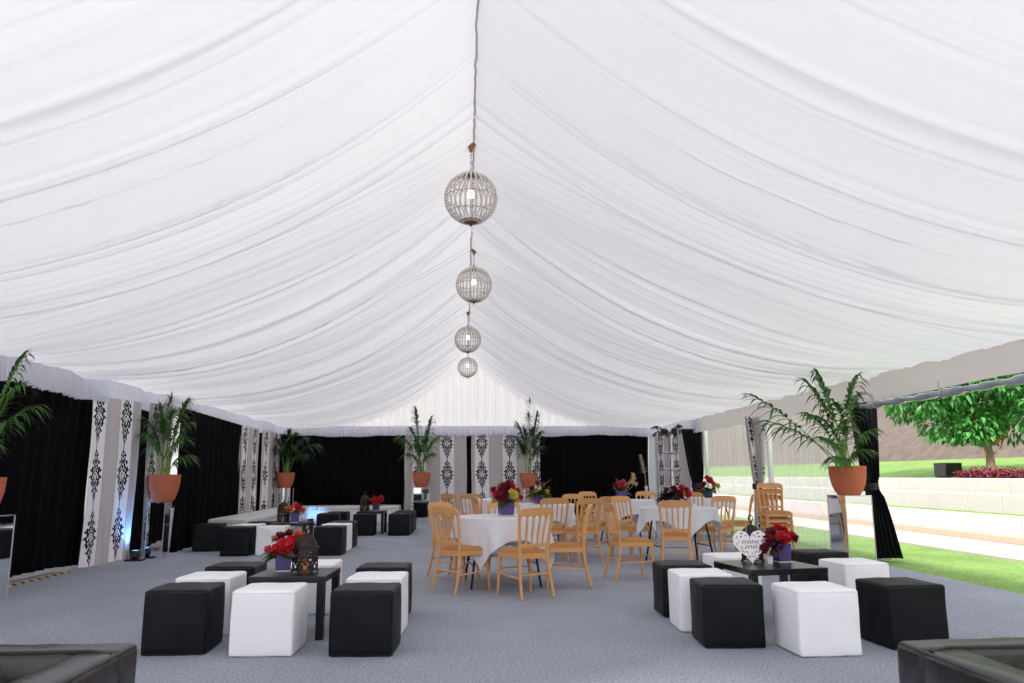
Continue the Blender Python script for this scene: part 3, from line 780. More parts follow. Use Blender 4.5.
for x, y, rz, half, tl, cl, sd in (
    (.44, 9.3, .3, .8, 'round dining table nearest the camera, under a white cloth', 'white cloth on the nearest round table, corner hanging toward us', 1),
    (3.1, 11.3, 0.75, .72, 'round dining table with black folding legs beside the front right lounge set', 'white cloth on the front right round table, hem above black legs', 2),
    (1.25, 13.0, .2, .8, 'round dining table under cloth behind the nearest one, holding leafy purple vase', 'white cloth on second round table behind the nearest, below leafy flowers', 3),
    (3.05, 14.8, .1, .8, 'round dining table under cloth before the end black drape, with pampas flowers', 'white cloth on round table before the end black drape', 4),
    (.5, 15.8, .5, .8, 'round dining table under cloth farthest off, before the narrow black gap', 'white cloth on the farthest round table before damask end drapes', 5),
    (5.0, 16.0, .3, .72, 'round dining table under cloth at back right by the clear windows', 'white cloth on back right round table by the clear windows', 6)):
    t = round_table(x, y); tag(t, tl, 'table', 'round dining tables'); t.rotation_euler.z = .12
    c = cloth(x, y, rz, half=half, seed=sd); tag(c, cl, 'tablecloth', 'white tablecloths on round tables')

# ------------------------------------------------------------------ flowers
def bloom(mb, c, r, rd, d=(0, 0, 1)):
    c = Vector(c); d = Vector(d).normalized(); a = d.orthogonal().normalized(); b = d.cross(a)
    for ring_, (n_, rr, up, tl) in enumerate(((7, 1.0, .1, .35), (6, .75, .35, .7), (5, .45, .55, 1.2))):
        for k in range(n_):
            q = 2*PI*k/n_+ring_*.5+rd.uniform(-.2, .2); o = a*math.cos(q)+b*math.sin(q); s = d.cross(o); vs = []
            for i in range(4):
                tt = i/3; w = r*.55*math.sin(PI*(.15+.75*tt))*rr**.5
                p = c + o*r*rr*(tt**.8)*.95 + d*r*(up*.6+tl*.55*tt*tt+.05)
                vs += [p-s*w+d*w*.25, p, p+s*w+d*w*.25]
            mb.add(vs, [f for i in range(3) for f in ((i*3, i*3+1, i*3+4, i*3+3), (i*3+1, i*3+2, i*3+5, i*3+4))])
    mb.ball(c+d*r*.35, r*.38, 7, 5)
def arrangement(x, y, z, label, blooms, vase='purple', vs=.13, vh=.15, leaves=14, spread=.17, lm='leaf', seed=1, twigs=0, rz=.2, lean=(0, 0), square=True):
    """blooms: list of (material, dx, dy, dz above vase rim, radius)"""
    rd = random.Random(seed); t = empty('flower_arrangement', (x, y, z), rz); tag(t, label, 'flower arrangement', 'flower arrangements on the tables')
    mb = MB()
    if square:
        mb.box((0, 0, .012+vh/2), (vs*.9, vs*.9, vh), tap=1.12)
        v = mb.build('vase', M[vase], t, bevel=.006); mb = MB(); mb.box((0, 0, .006), (vs*.92, vs*.92, .012)); mb.build('vase_foot', M['vase_base'], v, bevel=.003)
    else:
        mb.lathe([(vs*.42, 0), (vs*.46, vh*.5), (vs*.5, vh), (vs*.45, vh), (vs*.4, vh*.2), (0, vh*.2)], n=24); mb.build('vase', M[vase], t)
    ca, sa = math.cos(-rz), math.sin(-rz)
    mb = MB()
    for k in range(int(leaves*1.7)):
        q = rd.uniform(0, 2*PI); el = rd.uniform(-.1, 1.1); L = rd.uniform(.7, 1.15)*spread
        mb.leaf((rd.uniform(-.3, .3)*vs+lean[0]*.3, rd.uniform(-.3, .3)*vs+lean[1]*.3, vh-.01), (math.cos(q)+lean[0]*4, math.sin(q)+lean[1]*4, el), (0, 0, 1), L, L*.42, .35)
    mb.build('foliage', M[lm], t)
    for (mm, dx, dy, dz, r) in blooms:
        mb = MB(); dx, dy, dz = dx*.88, dy*.88, dz*.82; X_, Y_ = dx*ca-dy*sa, dx*sa+dy*ca
        mb.tube([(X_*.2, Y_*.2, vh-.04), (X_*.7, Y_*.7, vh+dz*.5), (X_, Y_, vh+dz)], .003, 5)
        bloom(mb, (X_, Y_, vh+dz), r*1.25, rd, (X_*2.2, Y_*2.2-.05, .14)); mb.build('flower', M[mm], t)
    for k in range(twigs):
        q = rd.uniform(0, 2*PI); mb = MB(); L = rd.uniform(.8, 1.25)*spread
        mb.tube([(0, 0, vh), (math.cos(q)*L*.4, math.sin(q)*L*.4, vh+L*.55), (math.cos(q)*L, math.sin(q)*L, vh+L*(.55+rd.random()*.5))], [.003, .0025, .0015], 5); mb.build('twig', M['twig'], t)
    return t
arrangement(-1.5, 6.72, .482, 'purple square vase of red flowers beside the big lantern, front left table',
    [('red', .03, -.07, .055, .07), ('red', .07, -.03, .09, .055), ('crimson', -.03, 0, .13, .05), ('orange', .09, .05, .15, .05), ('crimson', .02, .04, .16, .045), ('pink', -.12, -.06, .03, .035), ('pink', -.08, .02, .12, .035), ('red', -.04, -.08, .03, .05), ('crimson', .1, .05, .1, .05), ('crimson', .12, .0, .05, .045)], leaves=24, seed=2, twigs=4, spread=.2, lean=(-.06, -.04))
arrangement(2.83, 6.95, .482, 'purple square vase of dark red flowers beside the white heart plaque',
    [('red', .0, -.06, .07, .06), ('red', .07, -.02, .08, .055), ('red', -.01, .03, .15, .05), ('crimson', -.09, -.02, .12, .05), ('crimson', -.14, -.06, .05, .05), ('crimson', .13, .02, .06, .045), ('crimson', -.19, -.08, -.03, .045), ('red', .05, .06, .12, .05)], leaves=16, lm='leaf_dark', seed=3, spread=.2, twigs=3, lean=(-.12, -.05), rz=.15)
arrangement(-2.87, 13.55, .482, 'purple vase of orange and red flowers on the middle left lounge table',
    [('orange', -.06, -.05, .08, .06), ('red', .05, -.04, .1, .06), ('orange', .0, .03, .15, .055), ('orange', .12, 0, .05, .055), ('yellow', -.13, 0, .09, .05), ('crimson', .06, .05, .14, .05)], vs=.15, leaves=10, seed=4, twigs=2)
arrangement(-1.98, 17.75, .482, 'red flowers in purple vase on the farthest lounge table',
    [('red', .0, -.05, .06, .08), ('red', .08, 0, .1, .07), ('crimson', -.05, .02, .13, .07), ('red', .12, -.05, .16, .06), ('orange', -.13, 0, .08, .06)], vs=.15, leaves=8, seed=5, twigs=3)
arrangement(.49, 9.3, .785, 'purple vase with full red and yellow bouquet on the nearest round table',
    [('crimson', -.05, -.07, .08, .075), ('red', -.1, -.03, .09, .06), ('crimson', -.02, -.02, .17, .07), ('yellow', .08, -.07, .1, .055), ('red', .06, .0, .2, .055), ('crimson', .02, .03, .23, .055), ('orange', -.06, .0, .19, .05), ('yellow', .09, -.02, .03, .05), ('red', .17, .0, .05, .045), ('yellow', -.15, -.02, .02, .035), ('crimson', -.14, .02, .16, .05), ('red', .13, .03, .14, .05)], vs=.17, vh=.16, leaves=16, seed=6, spread=.17, square=True)
arrangement(1.22, 12.85, .785, 'purple vase with loose leafy greenery on the second round table',
    [('crimson', -.12, -.05, .1, .05), ('crimson', .05, 0, .16, .05), ('yellow', -.05, -.06, .06, .045), ('crimson', .16, .02, .1, .045), ('yellow', .12, -.06, .04, .045), ('crimson', -.02, .04, .2, .04)], vs=.17, vh=.16, leaves=34, seed=7, spread=.25, twigs=3)
arrangement(2.95, 14.6, .785, 'purple vase of red and dried pampas coloured flowers before the end black drape',
    [('red', -.02, -.05, .1, .07), ('pink', .02, 0, .18, .06), ('crimson', -.1, 0, .12, .06), ('dry', .2, 0, .2, .055), ('dry', .24, .04, .28, .055), ('dry', .28, .02, .16, .05), ('dry', .23, .02, .36, .05)], vs=.17, vh=.16, leaves=8, seed=8, spread=.25, twigs=8)
arrangement(2.98, 11.2, .785, 'dark teal vase of deep red blooms and dark foliage on the front right dining table',
    [('red', .22, -.05, .02, .075), ('crimson', .1, -.06, .02, .07), ('red', .14, 0, .12, .07), ('crimson', .04, .03, .1, .06), ('crimson', -.06, 0, .08, .05), ('crimson', .24, .03, .1, .05)], vase='teal', vs=.15, vh=.16, leaves=26, lm='leaf_dark', seed=9, spread=.24)
arrangement(4.98, 15.8, .785, 'red and yellow flowers in dark vase on back right table by the windows',
    [('red', .02, -.04, .22, .08), ('crimson', -.1, -.02, .12, .075), ('orange', .08, -.05, .14, .065), ('yellow', .18, -.02, .1, .07), ('crimson', -.2, 0, .04, .06), ('yellow', .1, .0, .04, .06), ('red', .0, .04, .28, .06)], vase='teal', vs=.2, vh=.14, leaves=16, seed=10, spread=.24, square=False)

# ------------------------------------------------------------------ lanterns
def lantern(x, y, z, label, H=.4, R=.11, rz=0.0):
    t = empty('moroccan_lantern', (x, y, z), rz); tag(t, label, 'lantern', 'metal lanterns on the lounge tables')
    hb = H*.5; n_ = 36; rows = 18
    mb = MB()
    # pierced body: hexagonal drum whose cells are cut out in a lattice
    def rad(q):
        k = (q % (PI/3))-PI/6; return R*.93/math.cos(k)*.97
    vs, fs = [], []
    for j in range(rows+1):
        for i in range(n_):
            q = 2*PI*i/n_; r = rad(q); vs.append((r*math.cos(q), r*math.sin(q), .02+hb*j/rows))
    for j in range(rows):
        for i in range(n_):
            arch = j < 4 and (i % 6) in (2, 3)
            hole = (2 <= j < rows-2) and ((i+j//2) % 3 == 0) and (j % 2 == 0 or (i % 6) in (1, 4))
            if arch or hole: continue
            fs.append((j*n_+i, j*n_+(i+1) % n_, (j+1)*n_+(i+1) % n_, (j+1)*n_+i))
    mb.add(vs, fs); mb.build('pierced_body', M['iron'], t, smooth=False, solid=.003)
    for zz, rr in ((.02, 1.0), (.02+hb, 1.06)):
        mb = MB(); mb.tube([(rad(q)*rr*math.cos(q), rad(q)*rr*math.sin(q), zz) for q in [2*PI*k/36 for k in range(36)]], .006, 6, closed=True); mb.build('rim_band', M['iron'], t)
    for k in range(6):
        q = k*PI/3; mb = MB(); mb.ball((rad(q)*math.cos(q), rad(q)*math.sin(q), .01), .011, 7, 5); mb.build('foot', M['iron'], t)
    zb = .02+hb; hd = H*.3
    mb = MB(); mb.lathe([(R*.97, 0), (R*.95, hd*.15), (R*.86, hd*.42), (R*.66, hd*.7), (R*.34, hd*.92), (R*.14, hd*1.03), (.009, hd*1.1), (.008, hd*1.18)], (0, 0, zb), 18); d = mb.build('dome', M['iron'], t)
    for k in range(9):
        q = 2*PI*k/9; mb = MB(); mb.tube([(R*1.0*math.cos(q)*u, R*1.0*math.sin(q)*u, zb+hd*v) for u, v in ((.96, .1), (.88, .42), (.68, .7), (.36, .92), (.15, 1.03))], .003, 5); mb.build('rib', M['iron'], d)
    zt = zb+hd*1.15
    mb = MB(); mb.ball((0, 0, zt+.012), .013, 8, 6); mb.tube([(.024*math.cos(q), 0, zt+.046+.024*math.sin(q)) for q in [2*PI*k/18 for k in range(18)]], .0045, 6, closed=True); mb.build('hanging_ring', M['iron'], t)
    mb = MB(); mb.lathe([(.028, .02), (.028, .1), (.004, .104)], n=14); mb.build('candle', M['candle'], t)
    return t
lantern(-1.31, 6.66, .482, 'big dark pierced lantern beside red flowers on the front left table', .355, .098, .2)
lantern(2.6, 7.04, .482, 'dark metal lantern standing behind the white heart plaque', .37, .1, .1)
lantern(-3.07, 13.6, .482, 'dark lantern beside orange flowers on the middle left lounge table', .4, .1)
lantern(-2.22, 17.7, .482, 'dark lantern left of the red flowers on the farthest lounge table', .42, .1)

# heart plaque leaning on the lantern
t = empty('heart_plaque', (2.53, 6.86, .482), .08); t.rotation_euler = (-.12, 0, .08); tag(t, 'white lace cut heart plaque propped against a lantern', 'plaque')
def heart_xy(q): return (.15*math.sin(q)**3, .0094*(13*math.cos(q)-5*math.cos(2*q)-2*math.cos(3*q)-math.cos(4*q)))
zoff = .162
poly = [heart_xy(2*PI*k/64) for k in range(64)]
mb = MB(); out = []
for k in range(64):                      # scalloped lace border
    x, z = poly[k]; s = 1.04+.05*abs(math.sin(k*PI/4)); out.append((x*s, zoff+z*s))
cx0, cz0 = 0, zoff
# lace: ring-by-ring mesh with cut-outs
vs, fs = [], []; RN = 14
for j in range(RN+1):
    f = j/RN
    for k in range(64):
        vs.append((out[k][0]*f, 0, zoff+(out[k][1]-zoff)*f))
for j in range(RN):
    for k in range(64):
        hole = (j == 11 and k % 4 in (1, 2)) or (j == 9 and k % 4 in (0, 3)) or (j == 7 and k % 8 in (2, 3) and not (10 < k < 22 or 42 < k < 54))
        if hole: continue
        fs.append((j*64+k, j*64+(k+1) % 64, (j+1)*64+(k+1) % 64, (j+1)*64+k))
mb.add(vs, fs); mb.build('heart_board', M['heart'], t, smooth=False, solid=.006)
mb = MB(); rd = random.Random(5)       # two short rows of dark pierced lettering strokes, not legible in the photograph
for row, (zz, x0, n_) in enumerate(((.185, -.075, 7), (.143, -.045, 5))):
    for k in range(n_):
        xx = x0+k*.0235; hh = .026
        mb.box((xx, -.0045, zz), (.005, .003, hh)); 
        if k % 2 == 0: mb.box((xx+.006, -.0045, zz+hh/2-.003), (.009, .003, .004))
        if k % 3 != 1: mb.box((xx+.006, -.0045, zz-hh/2+.003), (.009, .003, .004))
        if k % 2 == 1: mb.box((xx+.006, -.0045, zz), (.008, .003, .004))
mb.build('lettering', M['ink'], t, smooth=False)
mb = MB(); mb.tube([(-.03, 0, .27), (-.01, .03, .33), (.0, .06, .36)], .0025, 5); mb.build('cord', M['twig'], t)
# tea lights
for x, y, z, lb in ((2.68, 6.84, .482, 'small white tea light holder between heart plaque and purple vase'),
                    (2.83, 14.35, .785, 'small clear tea light on the table before the end black drape'),
                    (3.22, 10.9, .785, 'small white tea light on the front right dining table')):
    t = empty('tea_light', (x, y, z)); tag(t, lb, 'candle', 'tea lights on the tables')
    mb = MB(); mb.lathe([(.022, 0), (.03, .06), (.027, .06), (.02, .008), (0, .008)], n=16); mb.build('glass_cup', M['glass'], t)
    mb = MB(); mb.lathe([(.019, .009), (.019, .028), (.002, .029), (.0015, .036)], n=12); mb.build('wax', M['heart'], t)

# ------------------------------------------------------------------ chandeliers
def chandelier(x, y, ztop, zc, r, label):
    t = empty('globe_chandelier', (x, y, zc)); tag(t, label, 'chandelier', 'globe chandeliers along the ridge')
    h = ztop-zc; br = M['brass']; k = r/.28
    mb = MB(); mb.lathe([(.055*k, 0), (.05*k, -.02*k), (.025*k, -.05*k), (.018*k, -.085*k), (.006, -.1*k)], (0, 0, h), 18); mb.build('ceiling_cap', br, t)
    z0, z1 = r*1.1, h-.09*k
    nl = max(1, int((z1-z0)/(.034*k))); mb = MB()
    if z1 > z0:
        for i in range(nl):
            zz = z0+(i+.5)*(z1-z0)/nl; a = i % 2; L = (z1-z0)/nl*.62
            mb.tube([((0 if a else 1)*.009*k*math.cos(q), (1 if a else 0)*.009*k*math.cos(q), zz+L*math.sin(q)) for q in [2*PI*m/10 for m in range(10)]], .0028*k, 5, closed=True)
        mb.build('chain', br, t)
    mb = MB(); mb.lathe([(.006, r*1.14), (.02*k, r*1.1), (.03*k, r*1.04), (.085*k, r*.985), (.115*k, r*.93), (.1*k, r*.93), (.0, r*1.0)], n=18, cap=False); mb.build('crown', br, t)
    mb = MB(); mb.lathe([(.0, -r*1.16), (.012*k, -r*1.12), (.008*k, -r*1.08), (.03*k, -r*1.03), (.1*k, -r*.96), (.125*k, -r*.92), (0, -r*.97)], n=18, cap=False); mb.build('bottom_finial', br, t)
    for th in (.36, .95, PI/2, PI-.95, PI-.36):
        mb = MB(); mb.tube([(r*math.sin(th)*math.cos(q), r*math.sin(th)*math.sin(q), r*math.cos(th)) for q in [2*PI*m/48 for m in range(48)]], .0035*k, 5, closed=True); mb.build('hoop', br, t)
    for s in range(28):
        q = 2*PI*s/28; ca, sa = math.cos(q), math.sin(q); mb = MB(); nb = 22
        for i in range(nb):
            th = .3+(PI-.6)*(i+(.0 if s % 2 else .5))/(nb-.5); mb.ball((r*math.sin(th)*ca, r*math.sin(th)*sa, r*math.cos(th)), .0128*k, 7, 5)
        st = mb.build('bead_strand', M['bead'], t)
        mb = MB(); mb.tube([(r*math.sin(th)*ca, r*math.sin(th)*sa, r*math.cos(th)) for th in [.3+(PI-.6)*i/20 for i in range(21)]], .0036*k, 4); mb.build('wire', br, st)
    mb = MB(); mb.tube([(0, 0, r*.95), (0, 0, r*.3)], .006*k, 6); mb.build('lamp_holder', br, t)
    mb = MB(); mb.ball((0, 0, r*.16), .04*k, 12, 8, (1, 1, 1.35)); mb.build('bulb', M['bulb'], t)
chandelier(.05, 8.22, rz_(8.22)-.02, 4.31, .29, 'largest and nearest beaded globe chandelier hanging from the ridge')
chandelier(.13, 12.12, rz_(12.12)-.02, 4.29, .285, 'second beaded globe chandelier from the camera')
chandelier(.05, 16.6, rz_(16.6)-.02, 4.18, .285, 'third beaded globe chandelier, just above the smallest one')
chandelier(.06, 20.6, rz_(20.6)-.02, 4.12, .265, 'smallest looking, farthest beaded globe chandelier near the end gable')

# ------------------------------------------------------------------ potted palms on mirror pedestals
def pedestal(x, y, w, d, h, label):
    t = empty('mirror_pedestal', (x, y, 0)); tag(t, label, 'pedestal', 'mirrored pedestals under the palms')
    mb = MB(); mb.box((0, 0, h/2-.004), (w, d, h-.012)); mb.build('mirror_panels', M['mirror'], t, smooth=False)
    mb = MB(); mb.box((0, 0, h-.006), (w+.008, d+.008, .012)); mb.build('top_plate', M['mirror'], t, bevel=.003)
    for sx in (-1, 1):
        for sy in (-1, 1):
            mb = MB(); mb.box((sx*w/2, sy*d/2, h/2-.006), (.01, .01, h-.014)); mb.build('corner_edge', M['alu'], t, smooth=False)
    return t
def frond(t, b, c, p, L, frac=.5, npair=13, mm='frond', w=.03, droop=.75, seed=0):
    rd = random.Random(seed); b, c, p = Vector(b), Vector(c), Vector(p)
    def q(u): return b*(1-u)**2+c*2*u*(1-u)+p*u*u
    pts = [q(i/14) for i in range(15)]
    mb = MB(); mb.tube(pts, [.008*(1-.8*i/14)+.0012 for i in range(15)], 6)
    st = mb.build('frond_stem', M['stem'], t)
    mb = MB()
    for i in range(npair):
        u = 1-frac+frac*i/(npair-1)*.97; P0 = q(u); T = (q(min(1, u+.02))-q(u-.02)).normalized()
        S_ = T.cross(Vector((0, 0, 1)))
        if S_.length < .1: S_ = T.cross(Vector((0, 1, 0)))
        S_.normalize(); f = i/(npair-1); ll = L*(.55+.75*math.sin(PI*(.12+.72*f)))*.8
        for s in (-1, 1):
            d = T*(.55+.8*f)+S_*s*(1.0-.4*f)+Vector((0, 0, .18+rd.uniform(-.12, .12)))
            mb.leaf(P0, d, (0, 0, 1), ll*rd.uniform(.85, 1.1), w*rd.uniform(.85, 1.15), droop*rd.uniform(.7, 1.4), 5)
    mb.leaf(q(.98), q(1)-q(.96), (0, 0, 1), L*.5, w, .3, 4)
    mb.build('frond_leaflets', M[mm], st)
def pot(t, R, H):
    mb = MB(); mb.lathe([(R*.58, 0), (R*.74, H*.14), (R*.87, H*.34), (R*.96, H*.58), (R*.995, H*.8), (R*.985, H*.88), (R*1.01, H*.9), (R*1.01, H), (R*.92, H), (R*.9, H*.86), (R*.7, H*.8), (0, H*.8)], n=36); mb.build('terracotta_pot', M['terracotta'], t)
    mb = MB(); mb.lathe([(R*.88, 0), (0, .02)], (0, 0, H*.84), 24); mb.build('soil', M['soil'], t)
def palm(x, y, z, label, fronds, R=.24, H=.37, mm='frond', seed=1, npair=17, w=.03):
    """fronds: (tip dx, dy, dz above pot rim, leaflet length, bend)"""
    t = empty('potted_palm', (x, y, z)); tag(t, label, 'potted plant', 'potted palms on mirrored pedestals')
    pot(t, R, H); rd = random.Random(seed)
    for i, (dx, dy, dz, L, bend) in enumerate(fronds):
        q = math.atan2(dy, dx); b = (rd.uniform(-.08, .08)*R*3, rd.uniform(-.08, .08)*R*3, H*.85)
        b = (max(-R*.45, min(R*.45, b[0]+dx*.06)), max(-R*.45, min(R*.45, b[1]+dy*.06)), H*.85)
        c = (b[0]+(dx-b[0])*(.5-bend*.42), b[1]+(dy-b[1])*(.5-bend*.42), H+dz*(.5+bend*.55))
        frond(t, b, c, (dx, dy, H+dz), L*1.25, .5 if math.hypot(dx, dy) > .5 else .6, npair, mm, w, seed=seed*50+i)
    for k in range(4):
        mb = MB(); q = rd.uniform(0, 6); mb.tube([(.05*math.cos(q), .05*math.sin(q), H*.85), (.07*math.cos(q), .07*math.sin(q), H+.35)], [.016, .008], 7); mb.build('trunk', M['stem'], t)
    return t
pedestal(-5.03, 8.55, .45, .4, .87, 'mirrored pedestal cut by the left edge of the view')
pedestal(-4.81, 12.75, .26, .26, .87, 'mirrored pedestal beside the blue floor light on the left wall')
pedestal(-4.86, 21.5, .4, .4, .95, 'mirrored pedestal standing in the far left corner behind the bench')
pedestal(-1.17, 21.55, .42, .4, .93, 'mirrored pedestal on end wall left of the narrow black gap')
pedestal(1.77, 21.55, .42, .4, .9, 'mirrored pedestal on end wall right of the narrow black gap')
pedestal(5.2, 10.35, .36, .5, .97, 'mirrored pedestal beside the black tied curtain on the right')
palm(5.18, 10.3, .972, 'large spreading palm in terracotta pot on the right, fronds reaching over the eave',
     [(-1.3, -.1, .95, .34, .2), (-1.05, .0, .6, .36, .35), (-.45, .1, 1.16, .34, .45), (.12, -.2, 1.16, .36, .5), (-.15, .3, 1.2, .34, .45), (.3, .1, .98, .3, .55), (-.42, -.2, .38, .26, .6), (-.2, -.25, .8, .26, .55), (-.33, .1, .68, .24, .6), (.28, -.2, .48, .24, .6), (.14, .2, .62, .24, .6), (-.3, -.3, .12, .24, .9), (.22, -.1, .22, .2, .8), (-.3, .05, 1.27, .36, .4), (-.55, -.1, .7, .3, .5), (-.1, -.25, .5, .28, .6)], R=.24, H=.385, seed=11, npair=11, w=.048)
palm(-4.75, 12.72, .872, 'tall bushy palm in terracotta pot on the left wall before damask drape',
     [(.05, -.1, 1.18, .36, .3), (.22, .1, 1.16, .36, .35), (-.05, .1, 1.12, .36, .3), (.3, -.1, 1.1, .38, .4), (-.3, -.1, .85, .36, .4), (.25, .1, .8, .34, .45), (-.22, -.25, .6, .34, .5), (.3, -.2, .55, .3, .5), (.0, -.25, .8, .36, .4), (.15, -.25, .95, .36, .4), (-.12, -.1, 1.05, .36, .35), (.33, .0, .3, .26, .8)], R=.235, H=.42, seed=12)
palm(-4.83, 21.45, .952, 'dark drooping palm in terracotta pot in the far left corner',
     [(.5, -.2, .9, .42, .6), (.75, -.1, .75, .42, .7), (-.2, -.3, .85, .4, .5), (.3, -.4, 1.0, .42, .55), (.1, -.2, 1.05, .42, .5), (-.15, -.4, .6, .36, .6), (.55, -.3, .5, .38, .8), (.15, -.5, .7, .38, .6)], R=.24, H=.4, mm='frond_dark', seed=13, w=.045)
palm(-1.18, 21.5, .932, 'palm in terracotta pot on end wall left of the black gap, two fans at top',
     [(-.2, -.1, 1.72, .34, .2), (.25, -.1, 1.45, .36, .25), (-.55, -.2, .95, .4, .5), (-.3, -.2, 1.15, .36, .45), (.45, -.2, .95, .36, .5), (-.35, -.3, .5, .32, .6), (.3, -.3, .5, .32, .6), (.1, -.3, .85, .34, .4), (-.1, -.3, .7, .34, .4), (.15, .1, 1.1, .34, .35)], R=.245, H=.41, seed=14, w=.045)
palm(1.75, 21.5, .902, 'tall narrow palm in terracotta pot on end wall right of the black gap',
     [(.05, -.1, 1.95, .4, .15), (.25, -.1, 1.6, .4, .25), (-.3, -.1, 1.35, .38, .35), (.0, -.2, 1.55, .4, .25), (.35, -.2, 1.1, .36, .45), (-.35, -.2, .95, .36, .45), (.3, -.3, .7, .34, .5), (-.2, -.3, .75, .34, .5), (.1, -.3, 1.15, .36, .35), (-.1, .1, 1.2, .36, .3)], R=.245, H=.41, mm='frond_dark', seed=15, w=.045)
palm(-5.06, 8.5, .872, 'palm in terracotta pot at the left edge of the view, mostly cut off',
     [(.36, -.1, .95, .3, .55), (.3, -.2, .55, .28, .6), (.25, .1, 1.3, .3, .5), (-.3, 0, 1.2, .34, .4), (.42, .1, .75, .3, .6), (-.1, -.3, 1.0, .3, .5), (.2, -.3, .4, .24, .7)], R=.235, H=.39, seed=16)

# ------------------------------------------------------------------ small things
# uplighters
def uplighter(x, y, label, power):
    t = empty('floor_uplighter', (x, y, 0)); tag(t, label, 'floor light', 'blue floor lights')
    mb = MB(); mb.box((0, 0, .012), (.26, .16, .024)); mb.build('base_bracket', M['plastic_black'], t, bevel=.004)
    mb = MB(); mb.lathe([(.05, .03), (.075, .05), (.08, .15), (.075, .16), (.065, .15), (0, .145)], n=20); mb.build('lamp_can', M['plastic_black'], t)
    mb = MB(); mb.lathe([(.064, .152), (0, .156)], n=20); mb.build('lens', M['blue_lens'], t)
    ld = bpy.data.lights.new('blue_beam', 'SPOT'); ld.energy = power; ld.color = (.12, .4, 1); ld.spot_size = 1.5; ld.spot_blend = .8; ld.shadow_soft_size = .05
    l = bpy.data.objects.new('blue_beam', ld); COL.objects.link(l); l.location = (x+.0, y, .18); return t, l
_, l = uplighter(-5.0, 12.42, 'black floor uplighter shining blue between the left damask drapes', 32)
l.rotation_euler = (0, PI-.35, 0.0)
_, l = uplighter(-4.0, 20.8, 'floor uplighter throwing blue on the white corner bench', 14)
l.rotation_euler = (PI*.62, 0, .0)
# hazard tape and cable cover
mb = MB(); mb.box((0, 0, .003), (.075, 3.0, .006)); o = mb.build('hazard_tape', M['tape'], loc=(-5.33, 9.6, 0), smooth=False); tag(o, 'yellow and black hazard tape on the carpet at the left edge', 'tape')
mb = MB(); mb.tube([(-5.62, 8.6, .015), (-5.5, 10.3, .02), (-5.48, 10.9, .02), (-5.3, 11.1, .016)], .016, 8); o = mb.build('cable', M['cable']); tag(o, 'pale cable lying under the nearest left black drape', 'cable')

# white draped side table with black cushion glimpsed through the wall gap
t = empty('draped_side_table', (-5.45, 14.75, 0)); tag(t, 'white draped table glimpsed through the gap behind the left palm', 'table')
def dt(a, b):
    q = a*2*PI; r = .3+.03*math.sin(q*9)*(1-b); k = max(abs(math.cos(q)), abs(math.sin(q)))
    return (r*math.cos(q)/k, r*math.sin(q)/k, .7*b)
mb = MB(); mb.grid(dt, 120, 6); mb.box((0, 0, .69), (.58, .58, .02)); mb.build('white_drape', M['tablecloth'], t)
o = soft_box(.4, .4, .16, r=.05, puff=.02).build('cushion', M['leather_black'], loc=(-5.45, 14.73, .702)); tag(o, 'black cushion on the white draped table in the wall gap', 'cushion')
o = soft_box(.38, .38, .12, r=.05, puff=.02).build('cushion', M['leather_white'], loc=(-5.45, 14.73, .875)); tag(o, 'white cushion on top of the black one in the wall gap', 'cushion')

# tall silver tiered stand with black feathers
t = empty('tiered_stand', (5.1, 19.0, 0)); tag(t, 'tall silver tiered stand topped with black feathers at far right', 'display stand')
mb = MB(); mb.lathe([(.26, 0), (.26, .02), (.05, .05), (.03, .12)], n=24); mb.build('base', M['silver'], t)
mb = MB(); mb.lathe([(.03, .1), (.03, .9), (.05, .92), (.05, 2.1), (.07, 2.2), (.1, 2.26), (0, 2.2)], n=20); mb.build('pole', M['silver'], t)
for zz, r in ((.92, .36), (1.35, .28), (1.75, .2)):
    mb = MB(); mb.lathe([(.04, 0), (r*.8, .0), (r, .04), (r*.99, .05), (r*.78, .015), (.04, .015)], (0, 0, zz), 28, cap=False); mb.build('tier', M['silver'], t)
    for k in range(12):
        q = 2*PI*k/12; mb = MB()
        for j in range(5): mb.ball((r*.97*math.cos(q), r*.97*math.sin(q), zz-.02-.035*j), .012, 6, 4)
        mb.build('crystal_drop', M['bead'], t)
rd = random.Random(9)
for k, (q, el) in enumerate(((0, 1), (PI, .8), (PI*.55, 1.2), (PI*1.5, 1.1), (PI*.2, 1.5), (PI*.85, 1.4))):
    mb = MB(); P = [Vector((.03*math.cos(q)+.42*math.cos(q)*u, .03*math.sin(q)+.42*math.sin(q)*u, 2.2+.36*el*u-.3*u**3)) for u in [i/10 for i in range(11)]]
    mb.tube(P, .006, 5)
    for i in range(90):
        u = .2+.8*rd.random(); p_ = P[int(u*10)]; a_ = rd.uniform(0, 2*PI)
        mb.leaf(p_, (math.cos(q)*.7+.8*math.cos(a_), math.sin(q)*.7+.8*math.sin(a_), .25*math.sin(a_*2)), (0, 0, 1), .11, .02, .7, 3)
    mb.build('black_feather', M['feather_black'], t)
# pale plume in a tall slim vase near the far right corner
t = empty('feather_plume', (4.85, 20.7, 0)); tag(t, 'pale fluffy feather plume in tall slim vase against the black drape', 'feather')
mb = MB(); mb.lathe([(.12, 0), (.1, .02), (.035, .06), (.03, .8), (.05, .95), (.045, .95), (.02, .8), (0, .8)], n=18); mb.build('slim_vase', M['glass'], t)
mb = MB(); mb.tube([(0, 0, .8), (-.02, 0, 1.2), (-.06, 0, 1.5)], .007, 6); mb.build('quill', M['twig'], t)
mb = MB()
for k in range(150):
    u = rd.random(); q = rd.uniform(0, 2*PI); mb.leaf((-.03-.1*u, 0, 1.25+.5*u), (math.cos(q)*.8-.15, math.sin(q)*.6, .9), (0, 0, 1), .17*(1-.35*u), .022, .5, 3)
mb.build('plume', M['feather_pale'], t)

